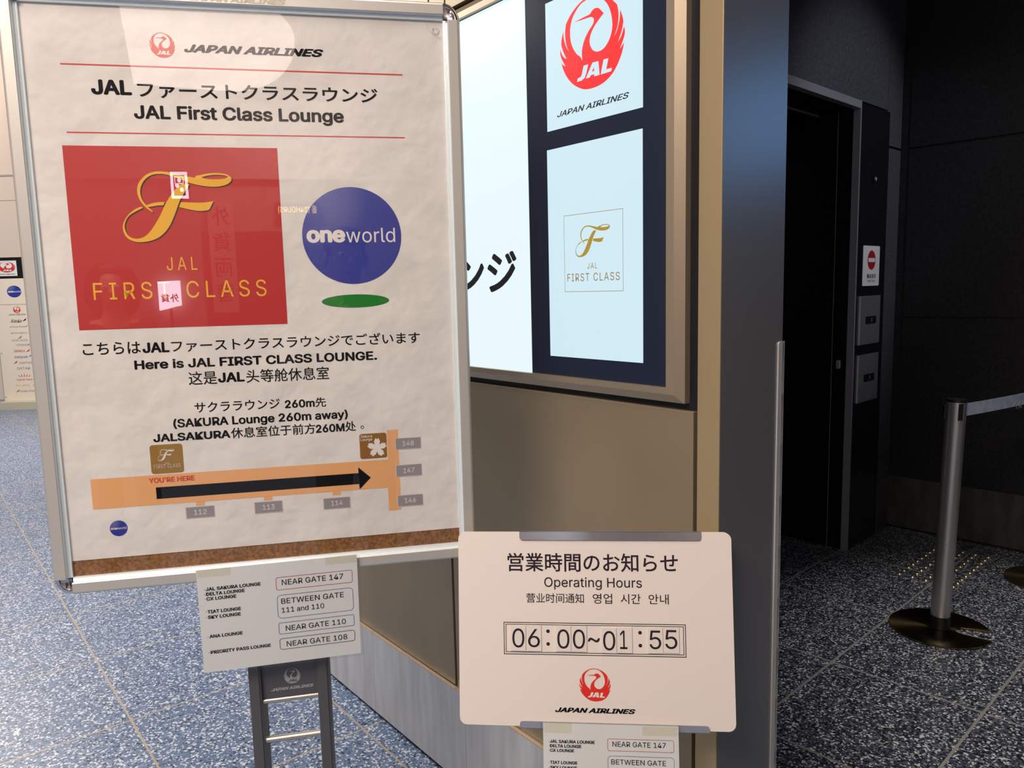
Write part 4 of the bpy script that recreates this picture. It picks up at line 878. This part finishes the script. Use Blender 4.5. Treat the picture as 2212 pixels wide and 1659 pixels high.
def person(name, loc, rot, label, h, arms, woman=False, coat='shirt_grey', hands=()):
    o = empty(name, loc, rot); tag(o, label, 'person'); k = h / 1.72
    P_ = lambda *a: (a[0] * k, a[1] * k, a[2] * k, a[3] * k, a[4] * k)
    pel = P_(0, -0.02, 0.93, 0.135, 0.10); w_ = 0.17 if woman else 0.19
    tor = [pel, P_(0, -0.02, 1.08, 0.125, 0.095), P_(0, -0.02, 1.25, 0.15, 0.11), P_(0, -0.02, 1.38, 0.13, 0.09), P_(0, -0.015, 1.44, 0.062, 0.062)]
    head = [P_(0, -0.015, 1.44, 0.062, 0.062), P_(0, 0.0, 1.50, 0.055, 0.058), P_(0, 0.02, 1.545, 0.058, 0.075), P_(0, 0.012, 1.61, 0.073, 0.092), P_(0, 0.0, 1.67, 0.068, 0.085), P_(0, -0.003, 1.70, 0.04, 0.05)]
    slim = lambda c, f: [(a, b, z, rx * f, ry * f) for a, b, z, rx, ry in c]
    chains = [slim(tor[:4], 0.72) + tor[4:], head]
    for s_ in (-1, 1):
        chains.append([pel, P_(s_ * 0.085, -0.02, 0.80, 0.060, 0.062), P_(s_ * 0.10, 0.0, 0.50, 0.045, 0.048), P_(s_ * 0.105, -0.02, 0.28, 0.042, 0.045), P_(s_ * 0.105, -0.03, 0.085, 0.036, 0.04), P_(s_ * 0.115, 0.10, 0.035, 0.038, 0.03)])
    sh = {}
    for s_, (el, wr) in zip((-1, 1), arms):
        chains.append([P_(0, -0.02, 1.38, 0.13, 0.09), P_(s_ * w_, -0.02, 1.385, 0.056, 0.056), (*el, 0.042 * k, 0.042 * k), (*wr, 0.027 * k, 0.022 * k)])
    for hc in hands: chains += hc
    skin_mesh('body', chains, 'skin', o, 2)
    big = lambda c, d: [(a, b, z, rx + d, ry + d) for a, b, z, rx, ry in c]
    top = [big([P_(0, -0.02, 0.84, 0.145, 0.112)] + tor[:4], 0.012)]
    for s_, (el, wr) in zip((-1, 1), arms):
        cuff = tuple(Vector(el).lerp(Vector(wr), 0.82))
        top.append(big([P_(0, -0.02, 1.38, 0.13, 0.09), P_(s_ * w_, -0.02, 1.385, 0.056, 0.056), (*el, 0.043 * k, 0.043 * k), (*cuff, 0.032 * k, 0.030 * k)], 0.010))
    skin_mesh('shirt', top, coat, o, 2)
    skin_mesh('trousers', [big([P_(0, -0.02, 1.0, 0.118, 0.088), P_(0, -0.02, 0.91, 0.122, 0.09)], 0.006)] + [big([P_(0, -0.02, 0.91, 0.122, 0.09), P_(s_ * 0.085, -0.02, 0.80, 0.088, 0.09), P_(s_ * 0.10, 0.0, 0.50, 0.064, 0.068), P_(s_ * 0.105, -0.02, 0.28, 0.060, 0.064), P_(s_ * 0.105, -0.03, 0.10, 0.055, 0.06)], 0.006) for s_ in (-1, 1)], 'trousers_navy', o, 2)
    for s_ in (-1, 1): ball('shoe', (s_ * 0.115 * k, 0.06 * k, 0.04), (0.047, 0.135, 0.042), 'shoe_black', o, 16)
    skin_mesh('nose', [[P_(0, 0.098, 1.615, 0.008, 0.008), P_(0, 0.112, 1.59, 0.012, 0.012), P_(0, 0.118, 1.575, 0.015, 0.012)]], 'skin', o)
    for s_ in (-1, 1):
        ball('ear', (s_ * 0.082 * k, -0.002, 1.60 * k), (0.012, 0.022, 0.033), 'skin', o, 12)
        e = ball('eye', (s_ * 0.031 * k, 0.088 * k, 1.618 * k), (0.0135, 0.010, 0.0085), 'eye_white', o, 12)
        ball('pupil', (s_ * 0.031 * k, 0.0965 * k, 1.618 * k), (0.0055, 0.003, 0.0055), 'hair_black', e, 10)
    ball('mouth', (0, 0.090 * k, 1.545 * k), (0.022, 0.008, 0.006), 'ink_brown', o, 12)
    if woman:
        ball('hair', (0, -0.035 * k, 1.615 * k), (0.135, 0.115, 0.145), 'hair_black', o, 28, lambda p: Vector((p.x * (1.08 if p.z < 0 else 1), p.y * (0.42 if p.y > 0 and p.z < 0.45 else 1.0), p.z * (1.30 if p.z < 0 else 1))))
    else:
        ball('hair', (0, -0.012 * k, 1.665 * k), (0.088, 0.104, 0.072), 'hair_black', o, 28, lambda p: Vector((p.x, p.y, p.z * (0.9 if p.y < 0.2 else 1.0)) if p.z > -0.1 else (p.x * .97, min(p.y, 0.15), max(p.z, -0.75))))
        g = Geo()
        for s_ in (-1, 1):
            g.ring(round_rect(s_ * 0.034 * k - 0.027, s_ * 0.034 * k + 0.027, 1.595 * k, 1.634 * k, 0.010), round_rect(s_ * 0.034 * k - 0.0245, s_ * 0.034 * k + 0.0245, 1.5975 * k, 1.6315 * k, 0.008), 0, 'glass_frame')
            g.v = [(p[0], 0.118 * k, p[2]) if p[1] == 0 else p for p in g.v]
            g.tube((s_ * 0.060 * k, 0.118 * k, 1.622 * k), (s_ * 0.084 * k, 0.0, 1.617 * k), 0.0016, 'glass_frame', 8)
        g.tube((-0.009, 0.119 * k, 1.620 * k), (0.009, 0.119 * k, 1.620 * k), 0.0016, 'glass_frame', 8)
        g.build('spectacles', o)
    return o
# photographer: stands behind the camera, both hands on a phone held level in front
bx, by, hh = 0.055, -0.30, 1.70
def rel(x, y, z): return (x - bx, y - by, z)
rh = hand(1, rel(0.185, -0.085, 1.345), rel(0.162, -0.048, 1.388),
          [[rel(0.158, -0.010, 1.415), rel(0.140, -0.001, 1.432), rel(0.118, -0.0005, 1.440)], [rel(0.158, -0.008, 1.398), rel(0.138, -0.001, 1.410), rel(0.112, -0.0005, 1.417)],
           [rel(0.158, -0.010, 1.380), rel(0.138, -0.001, 1.390), rel(0.114, -0.0005, 1.396)], [rel(0.158, -0.014, 1.364), rel(0.140, -0.005, 1.370), rel(0.121, -0.004, 1.376)]],
          [rel(0.150, -0.064, 1.400), rel(0.128, -0.044, 1.415), rel(0.108, -0.036, 1.422)])
lh = hand(-1, rel(-0.075, -0.095, 1.325), rel(-0.052, -0.055, 1.368),
          [[rel(-0.040, -0.012, 1.388), rel(-0.022, -0.002, 1.392), rel(0.000, -0.0005, 1.398)], [rel(-0.040, -0.011, 1.374), rel(-0.020, -0.002, 1.378), rel(0.004, -0.0005, 1.385)],
           [rel(-0.042, -0.016, 1.360), rel(-0.022, -0.008, 1.365), rel(0.000, -0.006, 1.374)], [rel(-0.046, -0.020, 1.347), rel(-0.028, -0.012, 1.352), rel(-0.008, -0.010, 1.360)]],
          [rel(-0.040, -0.068, 1.385), rel(-0.018, -0.046, 1.404), rel(0.004, -0.036, 1.412)])
person('person', (bx, by, 0), 0.0, 'person in spectacles and grey shirt holding up a phone, mirrored in the blue globe', hh,
       [(rel(-0.20, -0.24, 1.13), rel(-0.075, -0.095, 1.325)), (rel(0.33, -0.24, 1.14), rel(0.185, -0.085, 1.345))], hands=(rh, lh))
ph = empty('phone', (0.062, -0.0165, 1.432), 0); tag(ph, 'dark slim phone held level in both hands by the person in spectacles', 'phone')
g = Geo(); g.prism(round_rect(-0.080, 0.080, -0.037, 0.037, 0.010), -0.004, 0.004, 'phone_back'); g.build('phone_body', ph)
g = Geo(); g.prism(round_rect(-0.0780, -0.040, -0.001, 0.034, 0.008), 0.004, 0.0058, 'glass_frame'); g.build('camera_bump', ph)
for a in (-0.070, -0.048):
    g = Geo(); g.prism(ellipse(a, 0.024, 0.0065, 0.0065, 20), 0.0058, 0.0066, 'chrome'); g.build('lens', ph)
person('person', (-0.90, -1.75, 0), 0.0, 'person with full dark hair and dark jacket, mirrored in the red poster panel', 1.60,
       [((-0.24, -0.03, 1.02), (-0.21, 0.08, 0.80)), ((0.24, -0.03, 1.02), (0.21, 0.08, 0.80))], True, 'jacket_dark',
       hands=([[(-0.21, 0.08, 0.80, .026, .02), (-0.205, 0.10, 0.73, .034, .016)]] + [[(-0.205, 0.10, 0.73, .034, .016), (-0.205 + d, 0.115, 0.69, .0085, .0085), (-0.205 + d, 0.115, 0.655 + abs(d) * .3, .008, .008)] for d in (-.027, -.009, .009, .027)] + [[(-0.21, 0.08, 0.80, .026, .02), (-0.175, 0.115, 0.755, .010, .010), (-0.17, 0.125, 0.72, .009, .009)]],
              [[(0.21, 0.08, 0.80, .026, .02), (0.205, 0.10, 0.73, .034, .016)]] + [[(0.205, 0.10, 0.73, .034, .016), (0.205 + d, 0.115, 0.69, .0085, .0085), (0.205 + d, 0.115, 0.655 + abs(d) * .3, .008, .008)] for d in (-.027, -.009, .009, .027)] + [[(0.21, 0.08, 0.80, .026, .02), (0.175, 0.115, 0.755, .010, .010), (0.17, 0.125, 0.72, .009, .009)]]))
